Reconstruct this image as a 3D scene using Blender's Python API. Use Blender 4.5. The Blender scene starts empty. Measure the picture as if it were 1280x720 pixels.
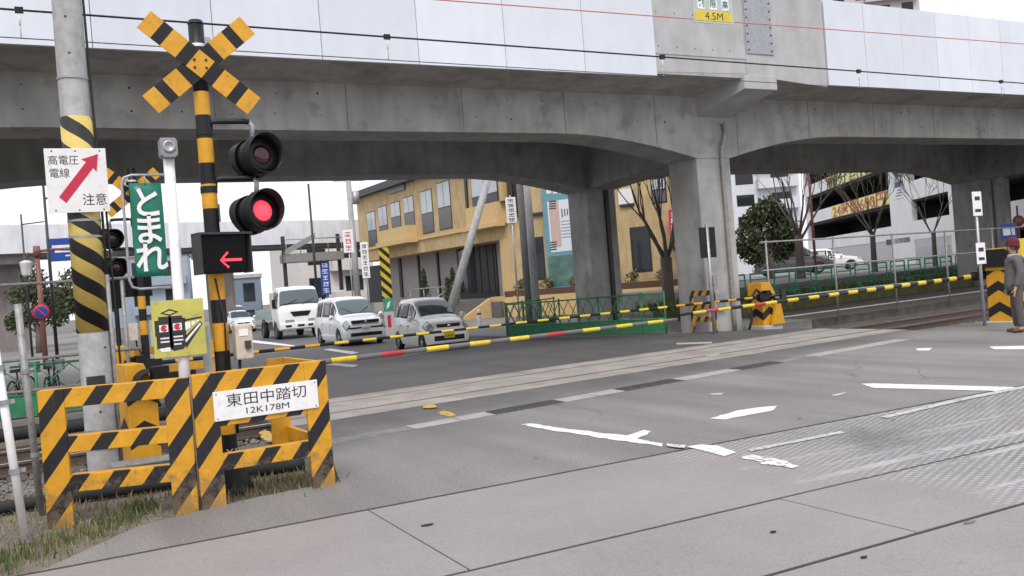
import bpy, bmesh, math, random
from mathutils import Vector, Matrix
R = math.radians
random.seed(7)
scn = bpy.context.scene
col = scn.collection

# ------------------------------------------------------------------ camera
YAW, PITCH, ROLL, EYE, FPX = R(27.0), R(-0.3), R(4.52), 1.65, 1150.0
fwd = Vector((math.sin(YAW)*math.cos(PITCH), math.cos(YAW)*math.cos(PITCH), math.sin(PITCH)))
_r0 = Vector((math.cos(YAW), -math.sin(YAW), 0)); _u0 = _r0.cross(fwd)
rgt = _r0*math.cos(ROLL) - _u0*math.sin(ROLL)
upv = _r0*math.sin(ROLL) + _u0*math.cos(ROLL)
CAM = Vector((0, 0, EYE))
cam = bpy.data.cameras.new('camera'); camo = bpy.data.objects.new('camera', cam); col.objects.link(camo)
cam.sensor_width = 36.0; cam.lens = 36.0*FPX/1280.0; cam.clip_start = 0.05; cam.clip_end = 2000
m = Matrix((rgt, upv, -fwd)).transposed().to_4x4(); m.translation = CAM
camo.matrix_world = m
scn.camera = camo

# ------------------------------------------------------------------ sky, sun, exposure
SUN_EL, SUN_AZ = R(52), R(205)          # azimuth of the sun, clockwise from +Y (behind the camera, bright cloud)
wd = bpy.data.worlds.new('World'); scn.world = wd; wd.use_nodes = True
wn = wd.node_tree.nodes; wl = wd.node_tree.links
sky = wn.new('ShaderNodeTexSky'); sky.sky_type = 'NISHITA'; sky.sun_disc = False
sky.sun_elevation = SUN_EL; sky.sun_rotation = SUN_AZ; sky.air_density = 1.0; sky.dust_density = 6.0; sky.ozone_density = 1.0
mixs = wn.new('ShaderNodeMixRGB'); mixs.inputs[0].default_value = 0.86
mixs.inputs[2].default_value = (9.2, 9.35, 9.9, 1)                # even cloud cover veiling the blue
wl.new(sky.outputs[0], mixs.inputs[1]); wl.new(mixs.outputs[0], wn['Background'].inputs[0])
wn['Background'].inputs[1].default_value = 0.10
sl = bpy.data.lights.new('sun', 'SUN'); sl.energy = 1.45; sl.angle = R(22); sl.color = (1.0, 0.965, 0.92)
so = bpy.data.objects.new('sun', sl); col.objects.link(so)
sd = Vector((math.sin(SUN_AZ)*math.cos(SUN_EL), math.cos(SUN_AZ)*math.cos(SUN_EL), math.sin(SUN_EL)))
so.rotation_euler = sd.to_track_quat('Z', 'Y').to_euler(); so.location = sd*60
vs = scn.view_settings
vs.view_transform = 'Standard'; vs.look = 'None'; vs.gamma = 1; vs.use_curve_mapping = False; vs.exposure = 0.5

# ------------------------------------------------------------------ pixel -> place (directions; the depth comes from what is touched)
def ray(x, y): return fwd*FPX + rgt*(x-640) - upv*(y-360)
def G(x, y, z=0.0):
    d = ray(x, y); t = (z-EYE)/d.z; return CAM + d*t
def PY(x, y, Y, s=0.0):                       # plane Y = Y + s*X
    d = ray(x, y); return CAM + d*(Y/(d.y - s*d.x))
def zroad(Y):                                 # the road falls a little beyond the crossing
    t = min(max((Y-17.5)/10.0, 0), 1); return -0.2*t*t*(3-2*t)

# ------------------------------------------------------------------ mesh helpers
class MB:
    def __init__(s): s.v = []; s.f = []; s.mi = []; s.sm = []
    def add(s, vs_, fs, mi=0, sm=False):
        n = len(s.v); s.v += [tuple(p) for p in vs_]
        for f in fs: s.f.append(tuple(i+n for i in f)); s.mi.append(mi); s.sm.append(sm)
        return s
    def box(s, x0, x1, y0, y1, z0, z1, mi=0):
        return s.hexa([(x0,y0,z0),(x1,y0,z0),(x1,y1,z0),(x0,y1,z0),(x0,y0,z1),(x1,y0,z1),(x1,y1,z1),(x0,y1,z1)], mi)
    def hexa(s, p, mi=0):
        return s.add(p, [(3,2,1,0),(4,5,6,7),(0,1,5,4),(1,2,6,5),(2,3,7,6),(3,0,4,7)], mi)
    def cbox(s, c, sx, sy, sz, rz=0, mi=0):
        ca, sa = math.cos(rz), math.sin(rz); P = []
        for dz in (-.5, .5):
            for dx, dy in ((-.5,-.5),(.5,-.5),(.5,.5),(-.5,.5)):
                X, Y = dx*sx, dy*sy; P.append((c[0]+X*ca-Y*sa, c[1]+X*sa+Y*ca, c[2]+dz*sz))
        return s.hexa(P, mi)
    def tube(s, p0, p1, r0, r1=None, n=12, mi=0, caps=True, sm=True):
        p0, p1 = Vector(p0), Vector(p1); r1 = r0 if r1 is None else r1
        a = (p1-p0).normalized(); b = a.orthogonal().normalized(); c = a.cross(b)
        P = []
        for p, r in ((p0, r0), (p1, r1)):
            for i in range(n):
                t = 2*math.pi*i/n; P.append(p + b*(math.cos(t)*r) + c*(math.sin(t)*r))
        s.add(P, [(i, (i+1) % n, n+(i+1) % n, n+i) for i in range(n)], mi, sm)
        if caps:
            k = len(s.v)-2*n
            s.f.append(tuple(k+i for i in reversed(range(n)))); s.mi.append(mi); s.sm.append(False)
            s.f.append(tuple(k+n+i for i in range(n))); s.mi.append(mi); s.sm.append(False)
        return s
    def path(s, pts, r, n=8, mi=0, closed=False):
        pts = [Vector(p) for p in pts]; m_ = len(pts); rings = []
        rr = r if isinstance(r, (list, tuple)) else [r]*m_
        t0 = (pts[1]-pts[0]).normalized(); b = t0.orthogonal().normalized()
        for i, p in enumerate(pts):
            if closed: t = (pts[(i+1) % m_]-pts[i-1]).normalized()
            else: t = (pts[min(i+1, m_-1)]-pts[max(i-1, 0)]).normalized()
            b = (b - t*b.dot(t))
            b = b.normalized() if b.length > 1e-6 else t.orthogonal().normalized()
            c = t.cross(b)
            rings.append([p + b*(math.cos(2*math.pi*k/n)*rr[i]) + c*(math.sin(2*math.pi*k/n)*rr[i]) for k in range(n)])
        P = [q for g in rings for q in g]; F = []
        for i in range(m_ if closed else m_-1):
            j = (i+1) % m_
            for k in range(n): F.append((i*n+k, i*n+(k+1) % n, j*n+(k+1) % n, j*n+k))
        if not closed: F.append(tuple(reversed(range(n)))); F.append(tuple((m_-1)*n+k for k in range(n)))
        return s.add(P, F, mi, True)
    def lathe(s, prof, o, axis, n=24, mi=0, sm=True):     # prof: (distance along axis, radius)
        o = Vector(o); a = Vector(axis).normalized(); b = a.orthogonal().normalized(); c = a.cross(b); P = []
        for d, r in prof:
            for i in range(n):
                t = 2*math.pi*i/n; P.append(o + a*d + b*(math.cos(t)*r) + c*(math.sin(t)*r))
        F = [(j*n+i, j*n+(i+1) % n, (j+1)*n+(i+1) % n, (j+1)*n+i) for j in range(len(prof)-1) for i in range(n)]
        return s.add(P, F, mi, sm)
    def prism(s, poly, T, d0, d1, mi=0):                  # poly of 2-D points; T(u, v, w) -> 3-D
        n = len(poly)
        P = [T(u, v, d0) for u, v in poly] + [T(u, v, d1) for u, v in poly]
        F = [tuple(reversed(range(n))), tuple(range(n, 2*n))] + [(i, (i+1) % n, n+(i+1) % n, n+i) for i in range(n)]
        return s.add(P, F, mi)
    def mesh(s, name, mats, bevel=0.0):
        me = bpy.data.meshes.new(name); me.from_pydata(s.v, [], s.f)
        for mt in (mats if isinstance(mats, (list, tuple)) else [mats]): me.materials.append(mt)
        me.polygons.foreach_set('material_index', s.mi); me.polygons.foreach_set('use_smooth', s.sm)
        bm = bmesh.new(); bm.from_mesh(me)
        bmesh.ops.recalc_face_normals(bm, faces=bm.faces)
        if bevel:
            es = [e for e in bm.edges if len(e.link_faces) == 2 and e.calc_face_angle(0) > 0.6]
            bmesh.ops.bevel(bm, geom=es, offset=bevel, segments=2, affect='EDGES', profile=0.6, clamp_overlap=True)
        bm.to_mesh(me); bm.free(); me.update()
        return me
    def build(s, name, mats, parent=None, bevel=0.0, loc=None):
        o = bpy.data.objects.new(name, s.mesh(name, mats, bevel)); col.objects.link(o)
        if parent is not None: o.parent = parent
        if loc is not None: o.location = loc
        return o
def obj(name, me, parent=None, loc=(0,0,0), rz=0):
    o = bpy.data.objects.new(name, me); col.objects.link(o); o.location = loc; o.rotation_euler.z = rz
    if parent is not None: o.parent = parent
    return o
def tag(o, label, cat, group=None):
    o['label'] = label; o['category'] = cat
    if group: o['group'] = group
    return o
def thing(name, label, cat, loc=(0,0,0), rz=0, group=None):
    o = bpy.data.objects.new(name, None); col.objects.link(o); o.empty_display_size = 0.2
    o.location = loc; o.rotation_euler = (0, 0, rz); return tag(o, label, cat, group)
def struct(o): o['kind'] = 'structure'; return o
def copy_tree(o, parent=None, loc=None, rz=None, label=None):
    c = o.copy(); col.objects.link(c); c.parent = parent
    if loc is not None: c.location = loc
    if rz is not None: c.rotation_euler.z = rz
    if label: c['label'] = label
    for ch in list(o.children): copy_tree(ch, c)
    return c
class Fac:                                    # a vertical plane: u along it, z up, w outward
    def __init__(s, x, y, az, org=(0,0,0)):
        s.o = Vector((x, y, 0)); s.d = Vector((math.sin(az), math.cos(az), 0)); s.n = Vector((s.d.y, -s.d.x, 0)); s.g = Vector(org)
        if s.n.dot(CAM-s.o) < 0: s.n = -s.n
    def px(s, x, y):
        d = ray(x, y); t = s.n.dot(s.o-CAM)/s.n.dot(d); p = CAM+d*t
        return ((p-s.o).dot(s.d), p.z)
    def P(s, u, z, w=0): q = s.o + s.d*u + s.n*w - s.g; return (q.x, q.y, q.z+z)
    def box(s, mb, u0, u1, z0, z1, w0, w1, mi=0):
        return mb.hexa([s.P(u0,z0,w0), s.P(u1,z0,w0), s.P(u1,z0,w1), s.P(u0,z0,w1), s.P(u0,z1,w0), s.P(u1,z1,w0), s.P(u1,z1,w1), s.P(u0,z1,w1)], mi)
def text_geo(body, size, offset=0.0, sx=1.0, spacing=1.0):
    cu = bpy.data.curves.new('t', 'FONT'); cu.body = body; cu.size = size; cu.offset = offset
    cu.align_x = 'CENTER'; cu.align_y = 'CENTER'; cu.space_character = spacing; cu.resolution_u = 3
    o = bpy.data.objects.new('t', cu); col.objects.link(o)
    dg = bpy.context.evaluated_depsgraph_get(); dg.update()
    me = bpy.data.meshes.new_from_object(o.evaluated_get(dg))
    V = [(v.co.x*sx, v.co.y) for v in me.vertices]; F = [tuple(p.vertices) for p in me.polygons]
    bpy.data.objects.remove(o); bpy.data.curves.remove(cu); bpy.data.meshes.remove(me)
    return V, F
def lettering(body, size, T, mat_, parent, w=0.004, offset=0.0, sx=1.0, rot=0.0, name='lettering', center=True):
    V, F = text_geo(body, size, offset, sx)
    if center and V:
        cx = (min(p[0] for p in V)+max(p[0] for p in V))/2; cy = (min(p[1] for p in V)+max(p[1] for p in V))/2
    else: cx = cy = 0
    ca, sa = math.cos(rot), math.sin(rot); P = []
    for x, y in V:
        x -= cx; y -= cy; P.append(T(x*ca-y*sa, x*sa+y*ca, w))
    me = bpy.data.meshes.new(name); me.from_pydata(P, [], F); me.materials.append(mat_); me.update()
    return obj(name, me, parent)

# ------------------------------------------------------------------ materials
def srgb(r, g, b):
    f = lambda c: (c/255/12.92) if c/255 <= .04045 else ((c/255+.055)/1.055)**2.4
    return (f(r), f(g), f(b))
MC = {}
def newmat(name):
    mt = bpy.data.materials.new(name); mt.use_nodes = True; nt = mt.node_tree
    return mt, nt, nt.nodes['Principled BSDF'], nt.nodes, nt.links
def mat(name, c, rough=.6, metal=0.0, var=.18, scale=6.0, bump=.0, bscale=60.0, spec=.5, coat=0.0, streak=0.0, dirt=None, dirtamt=0.0, emit=0.0):
    if name in MC: return MC[name]
    mt, nt, b, N, L = newmat(name)
    tc = N.new('ShaderNodeTexCoord')
    nz = N.new('ShaderNodeTexNoise'); nz.inputs['Scale'].default_value = scale; nz.inputs['Detail'].default_value = 6; nz.inputs['Roughness'].default_value = .62
    L.new(tc.outputs['Object'], nz.inputs['Vector'])
    mr = N.new('ShaderNodeMapRange'); mr.inputs[1].default_value = .3; mr.inputs[2].default_value = .7
    mr.inputs[3].default_value = 1-var; mr.inputs[4].default_value = 1+var*.7; L.new(nz.outputs[0], mr.inputs[0])
    mx = N.new('ShaderNodeMixRGB'); mx.blend_type = 'MULTIPLY'; mx.inputs[0].default_value = 1; mx.inputs[1].default_value = (*c, 1)
    L.new(mr.outputs[0], mx.inputs[2]); out = mx.outputs[0]
    if streak:
        mp = N.new('ShaderNodeMapping'); mp.inputs['Scale'].default_value = (2.2, 2.2, .5); L.new(tc.outputs['Object'], mp.inputs[0])
        n2 = N.new('ShaderNodeTexNoise'); n2.inputs['Scale'].default_value = 1.5; n2.inputs['Detail'].default_value = 5; L.new(mp.outputs[0], n2.inputs['Vector'])
        m2 = N.new('ShaderNodeMapRange'); m2.inputs[1].default_value = .42; m2.inputs[2].default_value = .72; m2.inputs[3].default_value = 1; m2.inputs[4].default_value = 1-streak
        L.new(n2.outputs[0], m2.inputs[0])
        x2 = N.new('ShaderNodeMixRGB'); x2.blend_type = 'MULTIPLY'; x2.inputs[0].default_value = 1; L.new(out, x2.inputs[1]); L.new(m2.outputs[0], x2.inputs[2]); out = x2.outputs[0]
    if dirt:
        n3 = N.new('ShaderNodeTexNoise'); n3.inputs['Scale'].default_value = scale*2.7; n3.inputs['Detail'].default_value = 8; L.new(tc.outputs['Object'], n3.inputs['Vector'])
        m3 = N.new('ShaderNodeMapRange'); m3.inputs[1].default_value = .56; m3.inputs[2].default_value = .72; m3.inputs[4].default_value = dirtamt; L.new(n3.outputs[0], m3.inputs[0])
        x3 = N.new('ShaderNodeMixRGB'); L.new(m3.outputs[0], x3.inputs[0]); L.new(out, x3.inputs[1]); x3.inputs[2].default_value = (*dirt, 1); out = x3.outputs[0]
    L.new(out, b.inputs['Base Color'])
    b.inputs['Roughness'].default_value = rough; b.inputs['Metallic'].default_value = metal
    b.inputs['Specular IOR Level'].default_value = spec; b.inputs['Coat Weight'].default_value = coat; b.inputs['Coat Roughness'].default_value = .08
    if bump:
        nb = N.new('ShaderNodeTexNoise'); nb.inputs['Scale'].default_value = bscale; nb.inputs['Detail'].default_value = 4; L.new(tc.outputs['Object'], nb.inputs['Vector'])
        bp = N.new('ShaderNodeBump'); bp.inputs['Strength'].default_value = bump; bp.inputs['Distance'].default_value = .01
        L.new(nb.outputs[0], bp.inputs['Height']); L.new(bp.outputs[0], b.inputs['Normal'])
    if emit:
        b.inputs['Emission Color'].default_value = (*c, 1); b.inputs['Emission Strength'].default_value = emit
    MC[name] = mt; return mt
def stripes(name, c1, c2, dvec, period, duty, off=0.0, rough=.5):
    mt, nt, b, N, L = newmat(name)
    tc = N.new('ShaderNodeTexCoord')
    dp = N.new('ShaderNodeVectorMath'); dp.operation = 'DOT_PRODUCT'; L.new(tc.outputs['Object'], dp.inputs[0]); dp.inputs[1].default_value = [x/period for x in dvec]
    ad = N.new('ShaderNodeMath'); ad.operation = 'ADD'; L.new(dp.outputs['Value'], ad.inputs[0]); ad.inputs[1].default_value = off
    fr = N.new('ShaderNodeMath'); fr.operation = 'FRACT'; L.new(ad.outputs[0], fr.inputs[0])
    lt = N.new('ShaderNodeMath'); lt.operation = 'LESS_THAN'; L.new(fr.outputs[0], lt.inputs[0]); lt.inputs[1].default_value = duty
    mx = N.new('ShaderNodeMixRGB'); L.new(lt.outputs[0], mx.inputs[0]); mx.inputs[1].default_value = (*c1, 1); mx.inputs[2].default_value = (*c2, 1)
    nz = N.new('ShaderNodeTexNoise'); nz.inputs['Scale'].default_value = 9; nz.inputs['Detail'].default_value = 7; nz.inputs['Roughness'].default_value = .65; L.new(tc.outputs['Object'], nz.inputs['Vector'])
    mr = N.new('ShaderNodeMapRange'); mr.inputs[1].default_value = .3; mr.inputs[2].default_value = .7; mr.inputs[3].default_value = .82; mr.inputs[4].default_value = 1.1; L.new(nz.outputs[0], mr.inputs[0])
    x2 = N.new('ShaderNodeMixRGB'); x2.blend_type = 'MULTIPLY'; x2.inputs[0].default_value = 1; L.new(mx.outputs[0], x2.inputs[1]); L.new(mr.outputs[0], x2.inputs[2])
    n3 = N.new('ShaderNodeTexNoise'); n3.inputs['Scale'].default_value = 17; n3.inputs['Detail'].default_value = 6; L.new(tc.outputs['Object'], n3.inputs['Vector'])
    m3 = N.new('ShaderNodeMapRange'); m3.inputs[1].default_value = .66; m3.inputs[2].default_value = .76; m3.inputs[4].default_value = .5; L.new(n3.outputs[0], m3.inputs[0])
    x3 = N.new('ShaderNodeMixRGB'); L.new(m3.outputs[0], x3.inputs[0]); L.new(x2.outputs[0], x3.inputs[1]); x3.inputs[2].default_value = (.12, .075, .045, 1)
    sz = N.new('ShaderNodeSeparateXYZ'); L.new(tc.outputs['Object'], sz.inputs[0])                     # splashed grime and rust at the feet, with its own ragged outline
    g0 = N.new('ShaderNodeMapRange'); g0.inputs[1].default_value = 0; g0.inputs[2].default_value = .5; g0.inputs[3].default_value = .22; g0.inputs[4].default_value = 0; L.new(sz.outputs['Z'], g0.inputs[0])
    n6 = N.new('ShaderNodeTexNoise'); n6.inputs['Scale'].default_value = 12; n6.inputs['Detail'].default_value = 9; n6.inputs['Roughness'].default_value = .75; L.new(tc.outputs['Object'], n6.inputs['Vector'])
    g1 = N.new('ShaderNodeMath'); g1.operation = 'ADD'; L.new(g0.outputs[0], g1.inputs[0]); L.new(n6.outputs[0], g1.inputs[1])
    g2 = N.new('ShaderNodeMapRange'); g2.inputs[1].default_value = .58; g2.inputs[2].default_value = .72; g2.inputs[4].default_value = .65; L.new(g1.outputs[0], g2.inputs[0])
    x4 = N.new('ShaderNodeMixRGB'); L.new(g2.outputs[0], x4.inputs[0]); L.new(x3.outputs[0], x4.inputs[1]); x4.inputs[2].default_value = (.17,.115,.07,1)
    L.new(x4.outputs[0], b.inputs['Base Color']); b.inputs['Roughness'].default_value = rough
    return mt
YEL = (.62, .30, .012); YEL2 = (.68, .50, .03); BLK = (.009, .009, .011)
M = dict(
 black=mat('black_paint', (.009,.009,.011), .45, var=.25, spec=.35, dirt=(.04,.037,.034), dirtamt=.3),
 rubber=mat('rubber', (.02,.02,.021), .8),
 yellow=mat('amber_paint', YEL, .5, var=.15, dirt=(.14,.08,.04), dirtamt=.4),
 lemon=mat('yellow_paint', YEL2, .5, var=.15, dirt=(.15,.11,.05), dirtamt=.3),
 red=mat('red_paint', (.42,.03,.04), .5),
 white=mat('white_paint', (.78,.77,.78), .45, var=.06, dirt=(.45,.42,.38), dirtamt=.35),
 cream=mat('cream_paint', (.55,.47,.39), .5, dirt=(.2,.14,.1), dirtamt=.5),
 galv=mat('galvanised_steel', (.36,.37,.39), .45, .55, var=.2, scale=14),
 pipe=mat('weathered_pipe', (.30,.29,.285), .55, .35, var=.3, scale=11, dirt=(.12,.09,.07), dirtamt=.6),
 dark=mat('dark_metal', (.045,.045,.05), .5, .3),
 polec=mat('pole_concrete', (.42,.42,.425), .75, var=.22, scale=9, bump=.12, bscale=90, streak=.3),
 conc=mat('viaduct_concrete', (.39,.383,.37), .85, var=.24, scale=.8, bump=.12, bscale=14, streak=.22, dirt=(.19,.18,.168), dirtamt=.6),
 concl=mat('pale_concrete', (.42,.42,.425), .8, var=.16, scale=1.4, bump=.1, bscale=20, streak=.10),
 panel=mat('parapet_panel', (.665,.70,.77), .35, var=.05, scale=.6, streak=.05),
 glass=mat('window_glass', (.02,.025,.03), .06, var=.05, spec=.35),
 glassl=mat('windscreen_glass', (.07,.10,.115), .05, var=.05, spec=.9),
 chrome=mat('chrome', (.7,.7,.72), .18, .95, var=.05),
 green=mat('green_paint', (.03,.21,.09), .5, var=.25, scale=8, dirt=(.1,.09,.06), dirtamt=.4),
 signgreen=mat('sign_green', (.005,.155,.105), .4, var=.08),
 bark=mat('bark', (.15,.125,.105), .9, var=.35, scale=14, bump=.4, bscale=40),
 hardsteel=mat('rail_steel', (.16,.12,.10), .45, .6, var=.3, scale=20),
 railtop=mat('rail_head', (.5,.49,.48), .25, .9, var=.1),
 stone=mat('ballast_stone', (.20,.185,.17), .9, var=.5, scale=1.2),
 wood=mat('sleeper', (.09,.075,.065), .9, var=.3),
 dirtm=mat('dirt', (.15,.125,.10), .95, var=.4, scale=3, bump=.5, bscale=40),
 ink=mat('sign_ink', (.025,.025,.03), .5),
 signred=mat('sign_red', (.52,.02,.06), .45, var=.06),
 blue=mat('sign_blue', (.012,.06,.30), .45),
 skin=mat('skin', (.46,.27,.19), .55, var=.08),
)
def objtone(mt, amp):
    nt = mt.node_tree; b = nt.nodes['Principled BSDF']; src = b.inputs['Base Color'].links[0].from_socket
    oi = nt.nodes.new('ShaderNodeObjectInfo'); mr = nt.nodes.new('ShaderNodeMapRange'); mr.inputs[3].default_value = 1-amp; mr.inputs[4].default_value = 1+amp*.4
    nt.links.new(oi.outputs['Random'], mr.inputs[0]); mx = nt.nodes.new('ShaderNodeMixRGB'); mx.blend_type = 'MULTIPLY'; mx.inputs[0].default_value = 1
    nt.links.new(src, mx.inputs[1]); nt.links.new(mr.outputs[0], mx.inputs[2]); nt.links.new(mx.outputs[0], b.inputs['Base Color'])
objtone(M['panel'], .07)
M['red_lens'] = mat('red_lens_lit', (1.0, .035, .055), .4, var=0, emit=1.5)
M['dull_lens'] = mat('red_lens_unlit', (.03, .003, .006), .12, var=.1, spec=.6)
M['amberblack'] = stripes('amber_black_diagonal', YEL, BLK, (-1,0,1), .31, .44)
M['flatband'] = None
# ================================================================== SETTING: ground, road, crossing
def GR(x, y, dz=0.0):
    z = 0
    for _ in range(6):
        p = G(x, y, z+dz); z = zroad(p.y)
    return p
def interp(tab, t):
    if t <= tab[0][0]: return tab[0][1]
    for (a, va), (b, vb) in zip(tab, tab[1:]):
        if t <= b: return va + (vb-va)*(t-a)/(b-a)
    return tab[-1][1]
def asphalt(name, c, amp, patch):
    mt, nt, b, N, L = newmat(name); tc = N.new('ShaderNodeTexCoord')
    n1 = N.new('ShaderNodeTexNoise'); n1.inputs['Scale'].default_value = .55; n1.inputs['Detail'].default_value = 8; n1.inputs['Roughness'].default_value = .6
    mp = N.new('ShaderNodeMapping'); mp.inputs['Scale'].default_value = (1, .45, 1); L.new(tc.outputs['Object'], mp.inputs[0]); L.new(mp.outputs[0], n1.inputs['Vector'])
    n2 = N.new('ShaderNodeTexNoise'); n2.inputs['Scale'].default_value = 75; n2.inputs['Detail'].default_value = 5; L.new(tc.outputs['Object'], n2.inputs['Vector'])
    r1 = N.new('ShaderNodeMapRange'); r1.inputs[1].default_value = .3; r1.inputs[2].default_value = .7; r1.inputs[3].default_value = 1-amp; r1.inputs[4].default_value = 1+amp; L.new(n1.outputs[0], r1.inputs[0])
    r2 = N.new('ShaderNodeMapRange'); r2.inputs[1].default_value = .3; r2.inputs[2].default_value = .7; r2.inputs[3].default_value = .55; r2.inputs[4].default_value = 1.55; L.new(n2.outputs[0], r2.inputs[0])
    m4 = N.new('ShaderNodeMapping'); m4.inputs['Scale'].default_value = (1.6, .10, 1); L.new(tc.outputs['Object'], m4.inputs[0])
    n4 = N.new('ShaderNodeTexNoise'); n4.inputs['Scale'].default_value = 1.2; n4.inputs['Detail'].default_value = 5; L.new(m4.outputs[0], n4.inputs['Vector'])      # wheel tracks
    r4 = N.new('ShaderNodeMapRange'); r4.inputs[1].default_value = .3; r4.inputs[2].default_value = .7; r4.inputs[3].default_value = .84; r4.inputs[4].default_value = 1.12; L.new(n4.outputs[0], r4.inputs[0])
    n5 = N.new('ShaderNodeTexNoise'); n5.inputs['Scale'].default_value = 24; n5.inputs['Detail'].default_value = 8; n5.inputs['Roughness'].default_value = .75; L.new(tc.outputs['Object'], n5.inputs['Vector'])
    r5 = N.new('ShaderNodeMapRange'); r5.inputs[1].default_value = .3; r5.inputs[2].default_value = .7; r5.inputs[3].default_value = .82; r5.inputs[4].default_value = 1.2; L.new(n5.outputs[0], r5.inputs[0])
    ma = N.new('ShaderNodeMath'); ma.operation = 'MULTIPLY'; L.new(r4.outputs[0], ma.inputs[0]); L.new(r5.outputs[0], ma.inputs[1])
    mb_ = N.new('ShaderNodeMath'); mb_.operation = 'MULTIPLY'; L.new(r1.outputs[0], mb_.inputs[0]); L.new(ma.outputs[0], mb_.inputs[1])
    mu = N.new('ShaderNodeMath'); mu.operation = 'MULTIPLY'; L.new(mb_.outputs[0], mu.inputs[0]); L.new(r2.outputs[0], mu.inputs[1])
    sx = N.new('ShaderNodeSeparateXYZ'); L.new(tc.outputs['Object'], sx.inputs[0])
    cr = N.new('ShaderNodeMapRange'); L.new(sx.outputs['Y'], cr.inputs[0])       # the strip between the drain and the near slabs is older, paler asphalt
    wob = N.new('ShaderNodeTexNoise'); wob.inputs['Scale'].default_value = .8; wob.inputs['Detail'].default_value = 5; L.new(tc.outputs['Object'], wob.inputs['Vector'])
    ad = N.new('ShaderNodeMath'); ad.operation = 'MULTIPLY_ADD'; L.new(wob.outputs[0], ad.inputs[0]); ad.inputs[1].default_value = 2.2; L.new(sx.outputs['Y'], ad.inputs[2])
    a2 = N.new('ShaderNodeMath'); a2.operation = 'MULTIPLY_ADD'; L.new(sx.outputs['X'], a2.inputs[0]); a2.inputs[1].default_value = -.22; L.new(ad.outputs[0], a2.inputs[2])
    L.new(a2.outputs[0], cr.inputs[0]); cr.inputs[1].default_value = 9.8; cr.inputs[2].default_value = 12.4; cr.inputs[3].default_value = 0; cr.inputs[4].default_value = 1
    mc = N.new('ShaderNodeMixRGB'); L.new(cr.outputs[0], mc.inputs[0]); mc.inputs[1].default_value = (*patch, 1); mc.inputs[2].default_value = (*c, 1)
    mx = N.new('ShaderNodeMixRGB'); mx.blend_type = 'MULTIPLY'; mx.inputs[0].default_value = 1; L.new(mc.outputs[0], mx.inputs[1]); L.new(mu.outputs[0], mx.inputs[2])
    # dark crack lines and stains
    vo = N.new('ShaderNodeTexVoronoi'); vo.feature = 'DISTANCE_TO_EDGE'; vo.inputs['Scale'].default_value = .42
    nn = N.new('ShaderNodeTexNoise'); nn.inputs['Scale'].default_value = 2.2; nn.inputs['Detail'].default_value = 6; L.new(tc.outputs['Object'], nn.inputs['Vector'])
    vm = N.new('ShaderNodeMixRGB'); vm.inputs[0].default_value = .22; L.new(tc.outputs['Object'], vm.inputs[1]); L.new(nn.outputs['Color'], vm.inputs[2]); L.new(vm.outputs[0], vo.inputs['Vector'])
    ck = N.new('ShaderNodeMapRange'); ck.inputs[1].default_value = 0; ck.inputs[2].default_value = .006; ck.inputs[3].default_value = .55; ck.inputs[4].default_value = 1; L.new(vo.outputs['Distance'], ck.inputs[0])
    gate = N.new('ShaderNodeMapRange'); gate.inputs[1].default_value = .5; gate.inputs[2].default_value = .6; L.new(n1.outputs[0], gate.inputs[0])
    cm = N.new('ShaderNodeMixRGB'); L.new(gate.outputs[0], cm.inputs[0]); cm.inputs[1].default_value = (1,1,1,1); L.new(ck.outputs[0], cm.inputs[2])
    m2 = N.new('ShaderNodeMixRGB'); m2.blend_type = 'MULTIPLY'; m2.inputs[0].default_value = 1; L.new(mx.outputs[0], m2.inputs[1]); L.new(cm.outputs[0], m2.inputs[2])
    L.new(m2.outputs[0], b.inputs['Base Color'])
    rr = N.new('ShaderNodeMapRange'); rr.inputs[3].default_value = .5; rr.inputs[4].default_value = .85; L.new(n1.outputs[0], rr.inputs[0]); L.new(rr.outputs[0], b.inputs['Roughness'])
    bp = N.new('ShaderNodeBump'); bp.inputs['Strength'].default_value = .35; bp.inputs['Distance'].default_value = .004; L.new(n2.outputs[0], bp.inputs['Height']); L.new(bp.outputs[0], b.inputs['Normal'])
    return mt
M['asphalt'] = asphalt('asphalt', (.088,.085,.087), .22, (.185,.173,.168))
M['paving'] = mat('paving', (.20,.19,.185), .85, var=.2, scale=2, bump=.2, bscale=80)
M['slab'] = mat('crossing_slab', (.30,.268,.255), .72, var=.13, scale=1.7, bump=.3, bscale=90, dirt=(.2,.178,.168), dirtamt=.55)
M['railslab'] = mat('rail_slab', (.31,.282,.258), .8, var=.3, scale=1.1, bump=.25, bscale=60, dirt=(.2,.175,.155), dirtamt=.7)
M['draincon'] = mat('drain_concrete', (.35,.33,.32), .8, var=.2, scale=3, bump=.2, dirt=(.22,.2,.19), dirtamt=.5)
M['joint'] = mat('joint_filler', (.035,.033,.033), .9)
M['grate'] = mat('grate_steel', (.17,.165,.16), .5, .6, var=.3, scale=14)

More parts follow.
